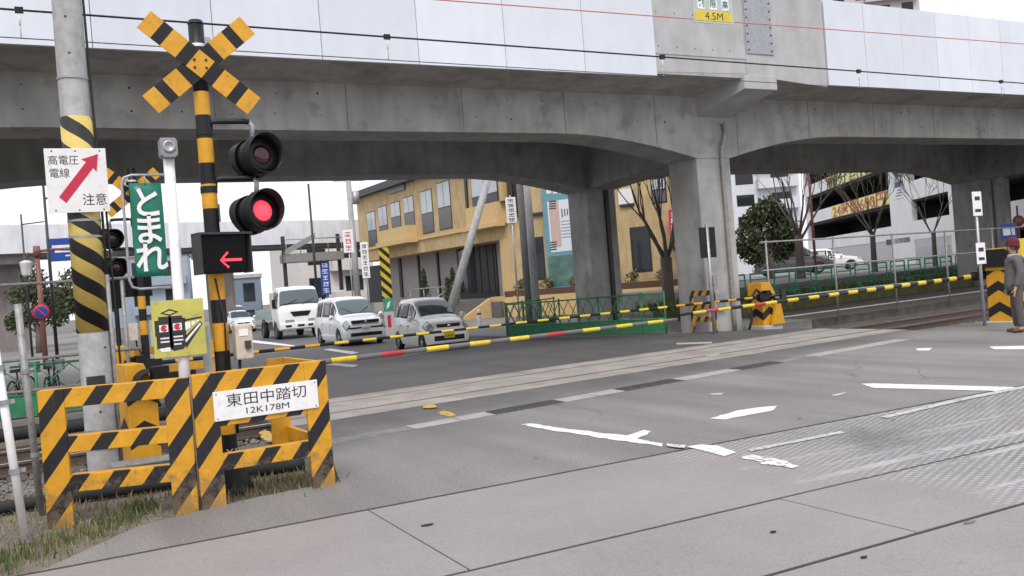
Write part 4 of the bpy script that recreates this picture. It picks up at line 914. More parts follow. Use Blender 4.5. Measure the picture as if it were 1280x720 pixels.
mb = MB(); mb.path([(.19,-.06,-.1),(.185,-.06,1.0),(.18,-.06,2.1)], .025, 10); mb.build('conduit', M['pipe'], CP)
mb = MB(); mb.path([(.18,-.06,2.05),(.185,-.05,2.6),(.185,-.03,3.6),(.175,-.03,4.3),(.165,-.03,5.5),(.15,-.03,9)], .014, 8); mb.path([(.26,0,0),(.25,0,1.2),(.24,.02,2.2),(.23,.02,3.0)], .012, 8); mb.build('cable', M['rubber'], CP)
VS = thing('high_voltage_sign', 'white warning board with red diagonal arrow on concrete pole', 'sign', cp)
q0, q1 = PY(56, 187, 11.02), PY(137, 265, 11.02); sx0, sx1, sz1, sz0 = .125-cp.x, .735-cp.x, 3.49, 2.79
mb = MB(); mb.box(sx0, sx1, -.205, -.195, sz0, sz1); mb.build('board', M['white'], VS, bevel=.004)
SW, SH = sx1-sx0, sz1-sz0
sT = lambda x, y, w: (sx0+x, -.205-w, sz0+y)
lettering('高電圧', .112, lambda x, y, w: sT(.30*SW+x, .82*SH+y, w), M['ink'], VS, w=.002, sx=.92)
lettering('電線', .112, lambda x, y, w: sT(.225*SW+x, .62*SH+y, w), M['ink'], VS, w=.002, sx=.92)
lettering('注意', .138, lambda x, y, w: sT(.76*SW+x, .20*SH+y, w), M['ink'], VS, w=.002, sx=.92)
mb = MB(); d = Vector((.70,.72)).normalized(); nn_ = Vector((-d.y, d.x)); A = Vector((.24*SW,.20*SH)); Bq = Vector((.72*SW,.74*SH)); tip = Vector((.86*SW,.90*SH)); hw = .047
ar = [A-nn_*hw, Bq-nn_*hw, Bq-nn_*.10-d*.01, tip+d*.01, Bq+nn_*.10-d*.01, Bq+nn_*hw, A+nn_*hw]
mb.prism([(p.x, p.y) for p in ar], lambda u, v, w: sT(u, v, w), .001, .003); mb.build('arrow', M['signred'], VS)
mb = MB()
for x in (.12*SW,.5*SW,.9*SW):
    for y in (.04*SH,.96*SH): mb.lathe([(0,.009),(.004,.008),(.005,0)], sT(x,y,0), (0,-1,0), 8)
mb.build('screws', M['dark'], VS)

# ================================================================== BARRIER GATES
def gate_arm(p0, p1, name, parent, pat, r0=.036, r1=.026):
    p0, p1 = Vector(p0), Vector(p1); mb = MB(); n = len(pat); mats = [M['black'], M['lemon'], M['red'], M['yellow'], mat('arm_grey', (.13,.125,.12), .5)]
    sag = .0
    for i, c in enumerate(pat):
        a = p0.lerp(p1, i/n); b_ = p0.lerp(p1, (i+1)/n); mb.tube(a, b_, r0+(r1-r0)*i/n, r0+(r1-r0)*(i+1)/n, 12, mi=c, caps=(i in (0, n-1)))
    return mb.build(name, mats, parent)
def machine(name, label, loc, rz, h, w, dp, arm_to, pat, pivz, r0=.036, r1=.026, pivx=.15, sd_=-1):
    S = thing(name, label, 'barrier gate', loc, rz, 'level crossing barrier gates')
    iv = Matrix.Translation(loc) @ Matrix.Rotation(rz, 4, 'Z'); iv.invert()
    chev = mat_chev()
    mb = MB(); mb.box(-w/2, w/2, -dp/2, dp/2, -.1, h*.70); mb.build('cabinet', chev, S, bevel=.012)
    mb = MB(); T = lambda u, v, q: (u, q, v)
    mb.prism([(-w*.5-.001,h*.70),(w*.5,h*.70),(w*.42,h*.78),(w*.12,h),(-w*.5,h)], T, -dp/2-.012, dp/2+.012); mb.build('head_cover', M['yellow'], S, bevel=.012)
    tip = iv @ Vector(arm_to); s_ = 1 if tip.x > 0 else -1
    pv = Vector((s_*w*pivx, sd_*(dp/2+.07), pivz))
    mb = MB(); mb.lathe([(-.07,.14),(.0,.14),(.03,.10),(.05,.10)], pv, (0,sd_,0), 20); mb.build('pivot_drum', M['black'], S)
    mb = MB(); mb.tube(pv+Vector((0,sd_*.05,0)), pv+Vector((-s_*.55,sd_*.05,.02)), .03); mb.cbox(pv+Vector((-s_*.5,sd_*.05,.02)), .16, .10, .22); mb.build('counterweight', M['dark'], S)
    mb = MB(); mb.cbox(pv+Vector((s_*.30,sd_*.05,.0)), .34, .13, .17); mb.cbox(pv+Vector((s_*.12,sd_*.03,.06)), .16, .16, .2); mb.tube(pv+Vector((s_*.2,sd_*.05,-.09)), pv+Vector((s_*.45,sd_*.05,-.09)), .02); mb.build('arm_clamp', M['black'], S)
    gate_arm(pv+Vector((s_*.1,sd_*.05,0)), tip, 'arm', S, pat, r0, r1)
    mb = MB(); mb.cbox((0,0,-.05), w*1.35, dp*1.4, .14); mb.build('footing', M['concl'], S, bevel=.02)
    return S
def mat_chev():
    if 'chev' in MC: return MC['chev']
    mt, nt, b, N, L = newmat('chevron_amber_black'); tc = N.new('ShaderNodeTexCoord'); s = N.new('ShaderNodeSeparateXYZ'); L.new(tc.outputs['Object'], s.inputs[0])
    ab = N.new('ShaderNodeMath'); ab.operation = 'ABSOLUTE'; L.new(s.outputs['X'], ab.inputs[0])
    m2 = N.new('ShaderNodeMath'); m2.operation = 'MULTIPLY_ADD'; aby = N.new('ShaderNodeMath'); aby.operation = 'ABSOLUTE'; L.new(s.outputs['Y'], aby.inputs[0]); abs_ = N.new('ShaderNodeMath'); abs_.operation = 'ADD'; L.new(ab.outputs[0], abs_.inputs[0]); L.new(aby.outputs[0], abs_.inputs[1]); L.new(abs_.outputs[0], m2.inputs[0]); m2.inputs[1].default_value = .6; L.new(s.outputs['Z'], m2.inputs[2])
    dv = N.new('ShaderNodeMath'); dv.operation = 'DIVIDE'; L.new(m2.outputs[0], dv.inputs[0]); dv.inputs[1].default_value = .45
    fr = N.new('ShaderNodeMath'); fr.operation = 'FRACT'; L.new(dv.outputs[0], fr.inputs[0])
    lt = N.new('ShaderNodeMath'); lt.operation = 'LESS_THAN'; L.new(fr.outputs[0], lt.inputs[0]); lt.inputs[1].default_value = .45
    nz = N.new('ShaderNodeTexNoise'); nz.inputs['Scale'].default_value = 7; nz.inputs['Detail'].default_value = 7; L.new(tc.outputs['Object'], nz.inputs['Vector'])
    mr = N.new('ShaderNodeMapRange'); mr.inputs[3].default_value = .7; mr.inputs[4].default_value = 1.2; L.new(nz.outputs[0], mr.inputs[0])
    mx = N.new('ShaderNodeMixRGB'); L.new(lt.outputs[0], mx.inputs[0]); mx.inputs[1].default_value = (*YEL,1); mx.inputs[2].default_value = (*BLK,1)
    x2 = N.new('ShaderNodeMixRGB'); x2.blend_type = 'MULTIPLY'; x2.inputs[0].default_value = 1; L.new(mx.outputs[0], x2.inputs[1]); L.new(mr.outputs[0], x2.inputs[2])
    L.new(x2.outputs[0], b.inputs['Base Color']); b.inputs['Roughness'].default_value = .5; MC['chev'] = mt; return mt
LP = lambda x, y: PY(x, y, 10.25, .151)
UP = lambda x, y: PY(x, y, 17.0, .10)
K, Yl, Rd, Or, Gy = 0, 1, 2, 3, 4
def pat(n, a=Gy, b_=Yl, reds=()):
    return [Rd if i in reds else (a if i % 2 else b_) for i in range(n)]
mL = machine('barrier_gate', 'barrier gate machine with amber head standing behind the three-rail guard frame', (.82, 10.52, 0), R(8), 1.12, .30, .42, LP(846, 399.3), pat(24, Gy, Yl, (8, 16)), .92)
mR = machine('barrier_gate', 'tall chevron-striped barrier gate machine beside the standing pedestrian', (18.5, 12.85, 0), R(8), 1.58, .72, .5, LP(849, 393.5), pat(32, K, Yl, (25, 29)), 1.02, .05, .024, .2, 1)
mU = machine('barrier_gate', 'amber barrier gate machine at the foot of the viaduct column', (16.95, 18.75, 0), R(8), 1.15, .55, .45, UP(630, 405.5), [(K if i % 2 else Or) for i in range(12)]+[(K if i % 2 else Yl) for i in range(16)], .78)
l3 = UP(165, 463)
mV = machine('barrier_gate', 'barrier gate machine across the track behind the concrete pole', (l3.x-.1, 17.25, 0), R(8), 1.1, .4, .45, UP(640, 404.8), [(K if i % 2 else Or) for i in range(12)]+[(K if i % 2 else Yl) for i in range(14)], .76)
mb = MB(); mb.prism([(-.05,.02),(.42,.02),(.30,.60),(.16,.62)], lambda u, v, w: (u, w, v), -.36, -.26); mb.build('arm_guard', M['yellow'], mU, bevel=.01)
mb = MB(); mb.path([(-.25,-.2,.85),(-.5,-.25,.98),(-.75,-.25,.75),(-.72,-.22,.2),(-.85,-.2,-.05)], .035, 8); mb.build('cable', M['rubber'], mU)
# striped guard and grey posts by the viaduct column
qa, qb = GR(866, 416), GR(897, 416.5); l, a, LL = plant(qa.x, qa.y, qb.x, qb.y)
g3 = thing('guard_frame', 'small amber and black hatched guard frame at the viaduct column', 'barrier', l, a)
for x0 in (0, LL-.14): frame_part('leg', g3, x0, x0+.14, -.1, 1.08, mt=M['amberblack2'])
for z in (.95, .62, .28): frame_part('rail', g3, .14, LL-.14, z, z+.13, y=.004, mt=M['amberblack2'])
l, a, LL = plant(1.4, 18.0, 2.9, 18.4)
g4 = thing('guard_frame', 'dull amber guard rail across the track behind the train warning plate', 'barrier', l, a)
for x0 in (0, LL-.14): frame_part('leg', g4, x0, x0+.14, -.15, 1.02, mt=M['yellow'])
for z in (.88, .5): frame_part('rail', g4, .14, LL-.14, z, z+.14, y=.004, mt=M['yellow'])
c = GR(893.5, 417)
pp = thing('sign_post', 'grey steel post holding a black board turned away by viaduct column', 'sign', c)
mb = MB(); mb.tube((0,0,-.2),(0,0,2.75),.05,.045); mb.build('post', M['galv'], pp)
mb = MB(); mb.box(-.24,.24,-.02,.02,1.9,2.66); mb.build('board', M['black'], pp, bevel=.005); mb = MB(); mb.box(-.06,.06,.02,.06,1.95,2.6); mb.build('clamp', M['galv'], pp)
mb = MB(); mb.box(.02,.14,-.09,.03,1.1,1.45); mb.build('control_box', M['pipe'], pp, bevel=.01)
c = GR(1231, 407)
pp = thing('sign_post', 'thin grey post with small white plates beside the tall barrier machine', 'sign', c)
mb = MB(); mb.tube((0,0,-.2),(0,0,2.75),.035,.03); mb.build('post', M['galv'], pp)
for z0, z1 in ((2.28, 2.78), (1.28, 1.72)):
    mb = MB(); mb.box(-.14,.14,-.045,-.03,z0,z1); q = mb.build('plate', M['white'], pp, bevel=.004)
    mb = MB(); mb.box(-.09,.09,-.05,-.046,z0+.08,z0+.14); mb.box(-.08,.08,-.05,-.046,z1-.18,z1-.1); mb.build('print_bar', M['ink'], q)

# ================================================================== WIRES
def wire(name, label, pts, r, mt, cat='wire', group=None):
    mb = MB(); mb.path(pts, r, 6); return tag(mb.build(name, mt), label, cat, group)
def MY(x): return 13.2+.06*x
MS = thing('catenary', 'black overhead messenger wire with droppers hung above the track', 'wire', (0,0,0))
pts = [(-40+i*2.5, MY(-40+i*2.5), 5.62) for i in range(45)]
mb = MB(); mb.path(pts, .014, 6); mb.build('messenger_wire', M['black'], MS)
mb = MB(); mb.path([(p[0], p[1], 5.26) for p in pts], .007, 6); mb.build('contact_wire', M['dark'], MS)
for x in (-4.2, .0, 5.05, 10.55, 16.0, 21.2, 27, 33):
    mb = MB(); mb.tube((x,MY(x),5.62),(x,MY(x),5.26),.008); d = mb.build('dropper', M['white'], MS)
    mb = MB(); mb.cbox((x,MY(x),5.62),.1,.045,.075); mb.build('wire_clip', M['black'], d)
    mb = MB(); mb.tube((x,MY(x),5.60),(x,MY(x),5.42),.011); mb.build('dropper_sleeve', M['white'], d)
wire('span_wire', 'thin red wire strung across the road carrying the height limit board', [(-12+i*2, 9.4, 4.86) for i in range(26)], .007, mat('red_wire', (.55,.16,.17), .5))
HS = thing('height_limit_board', 'hanging height limit board with a yellow 4.5 metre strip', 'sign', (0,9.4,0))
h0, h1 = PY(867, 28, 9.4), PY(916, 20, 9.4)
hx0, hx1, hz0 = h0.x, h1.x, h0.z+.0
mb = MB(); mb.box(hx0, hx1, -.012, .0, hz0, hz0+.62); mb.build('board', mat('height_board', (.42,.47,.45), .5), HS, bevel=.003)
mb = MB(); mb.box(hx0+.03, hx1-.03, -.016, -.0125, hz0+.03, hz0+.16); mb.build('strip', mat('height_yellow', (.66,.50,.05), .5), HS)
lettering('4.5M', .135, lambda x, y, w: ((hx0+hx1)/2+x, -.0165-w, hz0+.095+y), M['ink'], HS, w=.001, sx=1.15)
for i in range(3):
    cx = hx0+(hx1-hx0)*(.2+.3*i); mb = MB(); mb.box(cx-.06, cx+.06, -.016, -.0125, hz0+.18, hz0+.33); mb.build('patch', M['white'], HS)
    lettering('制限高'[i], .11, lambda x, y, w: (cx+x, -.0165-w, hz0+.255+y), mat('sign_deep_green', (.02,.16,.10), .5), HS, w=.001, offset=.002)
mb = MB()
for x in (hx0+.05, hx1-.05): mb.tube((x,-.005,4.86-.0),(x,-.005,hz0+.6),.006)
mb.build('hanger', M['dark'], HS)

# ================================================================== PIPE FENCES
def pipe_fence(label, x0, x1, y_of, rails, step, r=.03, z0=-.2, ztop=2.26, group='pipe fences along the track'):
    F_ = thing('pipe_fence', label, 'fence', (x0, y_of(x0), 0), 0, group); o = Vector((x0, y_of(x0), 0)); n = max(1, int(round((x1-x0)/step)))
    for i in range(n+1):
        x = x0+(x1-x0)*i/n; p = Vector((x, y_of(x), 0))-o; mb = MB(); mb.tube(p+Vector((0,0,z0)), p+Vector((0,0,ztop)), r); mb.build('post', M['pipe'], F_)
    for z in rails:
        mb = MB(); e = Vector((x1, y_of(x1), 0))-o; mb.tube(Vector((-.2,0,z)), e+Vector((.2,0,z)), r*.85); mb.build('rail', M['pipe'], F_)
    return F_
pipe_fence('grey pipe fence with four rails along the track below the parking garage', 17.6, 41, lambda x: 16.75+.137*x, (2.22, 1.45, .68, .12), 2.9)
pipe_fence('grey pipe fence with open rails across the track before the parked bicycles', -9, 1.2, lambda x: 16.6+.10*x, (2.25, 1.05, .55), 2.4)
nf = thing('fence_post', 'white steel fence post with clamps at the verge edge', 'post', G(32, 668))
o0 = G(32, 668); tp_ = PY(-12, 400, 8.1)
mb = MB(); mb.tube((0,0,-.1), tp_-o0, .032); mb.build('post', M['white'], nf)
mb = MB(); d = (tp_-o0)
for t in (.3, .62, .78): p = d*t; mb.lathe([(-.02,.048),(.02,.048)], p, d, 14); mb.cbox(p+Vector((.05,0,0)), .05, .03, .03)
mb.build('clamps', M['galv'], nf)
nf = thing('fence_post', 'dull grey steel fence post next to the white one', 'post', G(52, 640))
o0 = G(52, 640); tp_ = PY(22, 380, 8.9)
mb = MB(); mb.tube((0,0,-.1), tp_-o0, .03); mb.build('post', M['pipe'], nf); mb = MB(); d = tp_-o0
for t in (.28, .68): mb.lathe([(-.02,.038),(.02,.038)], d*t, d, 12); mb.tube(d*t, d*t+Vector((.07,0,.01)), .012)
mb.build('clamps', M['galv'], nf)
nf = thing('marker_post', 'white post with orange band at the corner of the verge', 'post', (-.52, 7.2, 0))
mb = MB(); mb.tube((0,0,-.1),(-.03,0,.95),.05); mb.build('post', M['white'], nf); mb = MB(); mb.tube((.045,.05,.15),(.03,.05,1.25),.022); mb.build('reflector_rod', mat('orange_paint', (.55,.16,.04), .5), nf)

# ducts along the track
def duct(name, label, pts, r):
    mb = MB(); P = []; rad = []
    for a, b_ in zip(pts, pts[1:]):
        n = int((Vector(b_)-Vector(a)).length/.02)
        for i in range(n): P.append(Vector(a).lerp(Vector(b_), i/n)); rad.append(r*(1.0 if (len(rad) % 2) else .86))
    mb.path(P, rad, 10); return tag(mb.build(name, M['rubber']), label, 'duct', 'corrugated ducts')
mb = MB(); mb.hexa([(-.42,-.29,1.18),(.0,-.29,1.18),(.0,.29,1.18),(-.42,.29,1.18),(-.39,-.29,1.56),(.0,-.29,1.56),(.0,.29,1.56),(-.39,.29,1.56)]); mb.build('head_plate', M['black'], mR, bevel=.01)
duct('cable_duct', 'black corrugated duct lying on the verge behind striped guard frames', [(-2.6,9.35,.05),(0.3,9.25,.04),(2.2,9.1,.03)], .06)
duct('cable_duct', 'black corrugated duct on the far shoulder of the track', [(-5,15.3,.0),(-1,15.4,.02),(2.4,15.75,.0)], .11)
cb = thing('cable_cabinet', 'grey metal cable box lying on gravel behind the guard frame', 'box', (.55, 9.9, 0))
mb = MB(); mb.box(-.05,.75,-.15,.15,-.05,.16); mb.build('body', M['galv'], cb, bevel=.01); mb = MB(); mb.box(-.07,.77,-.17,.17,.16,.18); mb.build('lid', M['pipe'], cb, bevel=.004)

# ================================================================== GREEN FENCES AND BARRICADES
def lattice(label, A, B, h, step, zb):
    A, B = Vector(A), Vector(B); F_ = thing('lattice_fence', label, 'fence', A, 0); d = (B-A); n = int(round(d.length/step))
    for i in range(n+1):
        p = d*(i/n); mb = MB(); mb.tube(p+Vector((0,0,-.15)), p+Vector((0,0,h+.06)), .028, n=8); mb.build('post', M['green'], F_)
    for z in (h, .42): mb = MB(); mb.tube((0,0,z), d+Vector((0,0,z)), .022, n=8); mb.build('rail', M['green'], F_)
    for i in range(n):
        a, b_ = d*(i/n), d*((i+1)/n)
        for k in range(2):
            p, q = a.lerp(b_, k/2), a.lerp(b_, (k+1)/2)
            mb = MB(); mb.tube(p+Vector((0,0,.44)), q+Vector((0,0,h-.03)), .013, n=6); mb.build('brace', M['green'], F_)
            mb = MB(); mb.tube(q+Vector((0,.03,.44)), p+Vector((0,.03,h-.03)), .013, n=6); mb.build('brace', M['green'], F_)
        nr = Vector((d.y,-d.x,0)).normalized()*.02
        mb = MB(); mb.hexa([a+nr+Vector((0,0,.05)), b_+nr+Vector((0,0,.05)), b_-nr+Vector((0,0,.05)), a-nr+Vector((0,0,.05)), a+nr+Vector((0,0,.40)), b_+nr+Vector((0,0,.40)), b_-nr+Vector((0,0,.40)), a-nr+Vector((0,0,.40))]); mb.build('toe_board', M['green'], F_)
    return F_
lattice('green crossed-bar roadside fence curving back from the viaduct column', (14.95, 20.35, -.05), (13.45, 26.9, -.16), 1.12, .82, 0)
lattice('green crossed-bar fence running behind the viaduct columns', (13.5, 27.1, -.12), (16.2, 28.6, -.1), 1.1, .9, 0)
lattice('green crossed-bar fence beside the parked bicycles', (-8, 18.3, -.1), (.9, 19.0, -.1), .95, 1.1, 0)
bar = None
for i in range(14):
    x = 21.5+i*1.32; y = 22.9+.16*x
    if bar is None:
        bar = thing('barricade', 'green pipe barricade in the row below the bare trees', 'barricade', (x,y,.28), R(9), 'green barricades beside the track')
        mb = MB()
        for sx in (-.5, .5): mb.path([(sx,0,.0),(sx,0,1.0)], .03, 8)
        mb.path([(-.5,0,1.0),(.5,0,1.0)], .03, 8); mb.build('frame', mat('barricade_green', (.02,.34,.19), .5), bar)
        for z in (.78, .52, .28): mb = MB(); mb.tube((-.5,0,z),(.5,0,z),.022, n=8); mb.build('rail', mat('barricade_green', (.02,.34,.19), .5) if z != .52 else M['galv'], bar)
        for sx in (-.5, .5): mb = MB(); mb.prism([(-.32,0),(.32,0),(.14,.3),(-.14,.3)], lambda u, v, w: (sx+w, u, v-.05), -.11, .11); mb.build('foot', mat('barricade_green', (.02,.34,.19), .5), bar, bevel=.02)
    else: copy_tree(bar, None, (x, y, .28), R(9)+random.uniform(-.05,.05))
# ================================================================== VEHICLES
def lerp(a, b, t): return a+(b-a)*t
class Loft:
    def __init__(s, st, split=4):
        # st: x, ztop, wtop, zbelt, wbelt, wmax, zbot ; refined along the length with Catmull-Rom
        s.st = st; s.n = len(st)
    def row(s, u):
        i = min(int(u), s.n-2); t = u-i
        p0, p1, p2, p3 = s.st[max(i-1,0)], s.st[i], s.st[i+1], s.st[min(i+2,s.n-1)]
        out = []
        for a, b, c, d in zip(p0, p1, p2, p3):
            cr = .5*((2*b)+(-a+c)*t+(2*a-5*b+4*c-d)*t*t+(-a+3*b-3*c+d)*t*t*t)
            out.append(lerp(lerp(b, c, t), cr, .55))
        return out
    def ring(s, u):
        x, zt, wt, zs, ws, wm, zb = s.row(u); zm = lerp(zs, zb, .18); zl = lerp(zs, zb, .80)
        return x, [(0,zt),(wt*.62,zt-.012),(wt*.9,zt-.035),(wt,zt-.08 if zt-zs > .3 else zt-(zt-zs)*.45),(ws,zs),(wm,zm),(wm*.995,lerp(zm,zl,.5)),(wm*.985,zl),(wm*.93,zb),(0,zb)]
    def S(s, u, v):
        sg = -1 if v < 0 else 1; v = abs(v); x, r = s.ring(u); k = min(int(v), len(r)-2); t = v-k
        y, z = lerp(r[k][0], r[k+1][0], t), lerp(r[k][1], r[k+1][1], t); return Vector((x, y*sg, z))
    def nrm(s, u, v):
        e = .02; du = s.S(min(u+e,s.n-1.001), v)-s.S(max(u-e,0), v)
        v1, v0 = v+e, v-e
        if abs(v) >= e and v1*v0 < 0: v1, v0 = v+e, v
        dv = s.S(u, v1)-s.S(u, v0); n = du.cross(dv)
        if n.length < 1e-9: return Vector((0,0,1))
        n.normalize(); p = s.S(u, v); c = Vector((p.x*.55, 0, .75))
        return n if n.dot(p-c) > 0 else -n
    def body(s, name, mt, parent, wheels, wr, sub=4):
        mb = MB(); rows = []; us = [i/sub for i in range((s.n-1)*sub+1)]
        for u in us:
            x, r = s.ring(min(u, s.n-1.0001)); full = [(x,y,z) for y, z in r] + [(x,-y,z) for y, z in reversed(r[1:-1])]; rows.append(full)
        k = len(rows[0]); P = [p for r in rows for p in r]
        F = [(i*k+j, i*k+(j+1) % k, (i+1)*k+(j+1) % k, (i+1)*k+j) for i in range(len(rows)-1) for j in range(k)] + [tuple(reversed(range(k))), tuple((len(rows)-1)*k+j for j in range(k))]
        mb.add(P, F, 0, True); o = mb.build(name, mt, parent)
        cut = MB()
        for (wx, wy) in wheels: cut.tube((wx, wy*.55, wr), (wx, wy*1.6, wr), wr*1.17, n=24, sm=False)
        cm = cut.mesh('cut', mt); co = bpy.data.objects.new('cut', cm); col.objects.link(co)
        md = o.modifiers.new('b', 'BOOLEAN'); md.object = co; md.operation = 'DIFFERENCE'; md.solver = 'EXACT'
        pm, o.parent = o.parent, None
        dg = bpy.context.evaluated_depsgraph_get(); dg.update(); me = bpy.data.meshes.new_from_object(o.evaluated_get(dg)); o.parent = pm
        o.modifiers.clear(); o.data = me; bpy.data.objects.remove(co)
        me.shade_smooth()
        try: me.set_sharp_from_angle(angle=R(38))
        except Exception: pass
        return o
    def patch(s, name, mt, parent, u0, u1, v0, v1, off=.006, nu=6, nv=6):
        P = []; Q = []
        for i in range(nu+1):
            for j in range(nv+1):
                u, v = lerp(u0,u1,i/nu), lerp(v0,v1,j/nv); p = s.S(u,v); n = s.nrm(u,v); P.append(p+n*off); Q.append(p-n*.01)
        w = nv+1; F = [(i*w+j, i*w+j+1, (i+1)*w+j+1, (i+1)*w+j) for i in range(nu) for j in range(nv)]
        m_ = len(P); mb = MB(); b = [j for j in range(w)] + [i*w+nv for i in range(1,nu+1)] + [nu*w+j for j in range(nv-1,-1,-1)] + [i*w for i in range(nu-1,0,-1)]
        mb.add(P+Q, F+[(b[k], b[(k+1) % len(b)], m_+b[(k+1) % len(b)], m_+b[k]) for k in range(len(b))], 0, True)
        return mb.build(name, mt, parent)
def wheel(parent, x, y, r, w=.17, rim=None):
    sg = 1 if y > 0 else -1
    mb = MB(); mb.lathe([(-w/2,r*.62),(-w/2,r*.93),(-w*.38,r),(w*.38,r),(w/2,r*.93),(w/2,r*.62),(w*.36,r*.60)], (x,y,r), (0,sg,0), 24); t = mb.build('wheel', M['rubber'], parent)
    mb = MB(); mb.lathe([(w*.40,r*.63),(w*.44,r*.60),(w*.30,r*.48),(w*.34,r*.16),(w*.40,r*.10),(w*.40,0)], (x,y,r), (0,sg,0), 24); rm_ = mb.build('rim', rim or mat('alloy', (.42,.42,.43), .35, .8), t)
    mb = MB()
    for k in range(7):
        a = 2*math.pi*k/7; c = Vector((x+math.cos(a)*r*.42, y+sg*w*.36, r+math.sin(a)*r*.42)); mb.tube(c-Vector((0,sg*.02,0)), c+Vector((0,sg*.012,0)), r*.07, n=8)
    mb.build('rim_slots', M['dark'], t)
lampm = mat('headlamp_glass', (.42,.45,.48), .08, .3, var=.35, scale=24, spec=.8)
platew = mat('plate_white', (.72,.73,.74), .5, var=.05); platey = mat('plate_yellow', (.68,.48,.02), .5, var=.05)
def paint(name, c, metal=.35): return mat(name, c, .3, metal, var=.04, scale=3, coat=.8, dirt=(c[0]*.7,c[1]*.68,c[2]*.65), dirtamt=.15)
def make_car(name, label, cat, loc, rz, st, pm, wb, tr, wr, ws, sides, plate, grille, group=None, hl=None, bh=1.0):
    C = thing(name, label, cat, loc, rz, group); Lf = Loft(st); W = tr
    wh = [(wb/2,W),(wb/2,-W),(-wb/2,W),(-wb/2,-W)]
    body = Lf.body('body', pm, C, wh, wr)
    for x, y in wh: wheel(C, x, y, wr)
    mb = MB(); mb.box(-wb*.62, wb*.62, -W*.82, W*.82, .16, .42); mb.build('underbody', M['rubber'], C)
    Lf.patch('windscreen', M['glassl'], C, ws[0], ws[1], -2.75, 2.75, .006, 8, 16)
    for sg in (1, -1):
        for (a, b_) in sides:
            Lf.patch('side_window', M['glass'], C, a, b_, sg*3.12, sg*3.93, .006, 5, 5)
        if hl: Lf.patch('headlight_surround', M['black'], C, hl[0]-.08, hl[1]+.12, sg*(hl[2]-.12), sg*(hl[3]+.15), .007, 5, 5); Lf.patch('headlight', lampm, C, hl[0], hl[1], sg*hl[2], sg*hl[3], .012, 5, 5)
        mx = Lf.S(ws[0]+.22, 4.0); mb = MB(); mb.lathe([(-.07,.03),(-.05,.085),(.02,.10),(.05,.09),(.055,0)], (mx.x+.02, sg*(mx.y+.14), mx.z+.07), (-1,0,0), 14); mb.tube((mx.x, sg*(mx.y-.02), mx.z+.02), (mx.x, sg*(mx.y+.10), mx.z+.05), .025); mb.build('wing_mirror', pm, C)
        for a, b_ in zip(sides, sides[1:]):
            um = (a[1]+b_[0])/2; Lf.patch('door_seam', M['dark'], C, um-.012, um+.012, sg*4.05, sg*7.2, .002, 1, 8)
        for (a, b_) in sides[:2]:
            um = b_-.12 if False else a+(b_-a)*.82; Lf.patch('door_handle', M['chrome'], C, um-.06, um+.06, sg*5.05, sg*5.3, .02, 2, 2)
    Lf.patch('rear_window', M['glass'], C, len(st)-3.0, len(st)-2.1, -2.4, 2.4, .006, 4, 10)
    gx = st[0][0]
    for (z0, z1, hw, mt, nm) in grille:
        mb = MB(); mb.box(gx-.18, gx+.012, -hw, hw, z0, z1); mb.build(nm, mt, C, bevel=.012)
    mb = MB(); mb.box(gx, gx+.022, -.165, .165, plate[0], plate[0]+.165); p = mb.build('number_plate', plate[1], C, bevel=.004)
    mb = MB()
    for k in range(4): mb.box(gx+.022, gx+.0235, -.12+k*.065, -.085+k*.065, plate[0]+.03, plate[0]+.095)
    mb.build('plate_digits', mat('plate_ink', (.03,.09,.06), .5), p)
    mb = MB(); mb.lathe([(0,.05),(.008,.045),(.01,0)], (gx+.012,0,grille[0][1]-.06), (1,0,0), 16); mb.build('badge', M['chrome'], C)
    for sg in (1,-1):
        a = Lf.S(ws[0]+.08, sg*.4)+Vector((.02,0,.015)); b_ = Lf.S(ws[0]+.42, sg*1.6)+Vector((.02,0,.015)); mb = MB(); mb.tube(a, b_, .008, n=6); mb.build('wiper', M['rubber'], C)
    return C
RZ = -math.pi/2
kei = [(1.72,.60,.42,.50,.46,.50,.30),(1.68,.74,.52,.60,.58,.64,.22),(1.52,.88,.57,.74,.66,.71,.19),(1.15,.98,.60,.86,.70,.735,.18),(.86,1.06,.60,.92,.71,.7375,.18),(.12,1.56,.545,.95,.715,.7375,.18),(-.5,1.63,.555,.97,.715,.7375,.18),(-1.2,1.60,.55,.99,.71,.735,.19),(-1.52,1.50,.53,1.0,.69,.72,.22),(-1.66,1.05,.60,.95,.66,.69,.28),(-1.70,.75,.55,.68,.6,.62,.32)]
silverb = paint('beige_silver_paint', (.84,.81,.77), .0)
make_car('small_hatchback', 'beige-silver tall hatchback with yellow number plate waiting first at the barrier', 'car', (10.85, 27.2, zroad(27.2)), RZ+R(-3), kei, silverb, 2.4, .655, .27, (4.05, 4.97),
         [(4.45,5.25),(5.35,6.55),(6.65,7.6)], (.37, platey), [(.70,.80,.36,M['black'],'grille'),(.30,.45,.48,M['black'],'lower_grille')], hl=(.9,2.35,2.2,4.6))
van = [(2.30,.62,.55,.50,.60,.64,.30),(2.26,.80,.66,.62,.72,.77,.22),(2.05,.98,.70,.80,.79,.83,.19),(1.62,1.08,.72,.94,.82,.845,.18),(1.32,1.15,.71,1.0,.83,.85,.18),(.55,1.74,.65,1.02,.83,.85,.18),(-.2,1.85,.665,1.04,.83,.85,.18),(-1.5,1.83,.66,1.05,.825,.85,.19),(-2.1,1.74,.64,1.06,.80,.83,.22),(-2.26,1.1,.72,1.0,.76,.80,.28),(-2.30,.8,.66,.7,.7,.74,.32)]
silver = paint('silver_paint', (.80,.82,.85), .0)
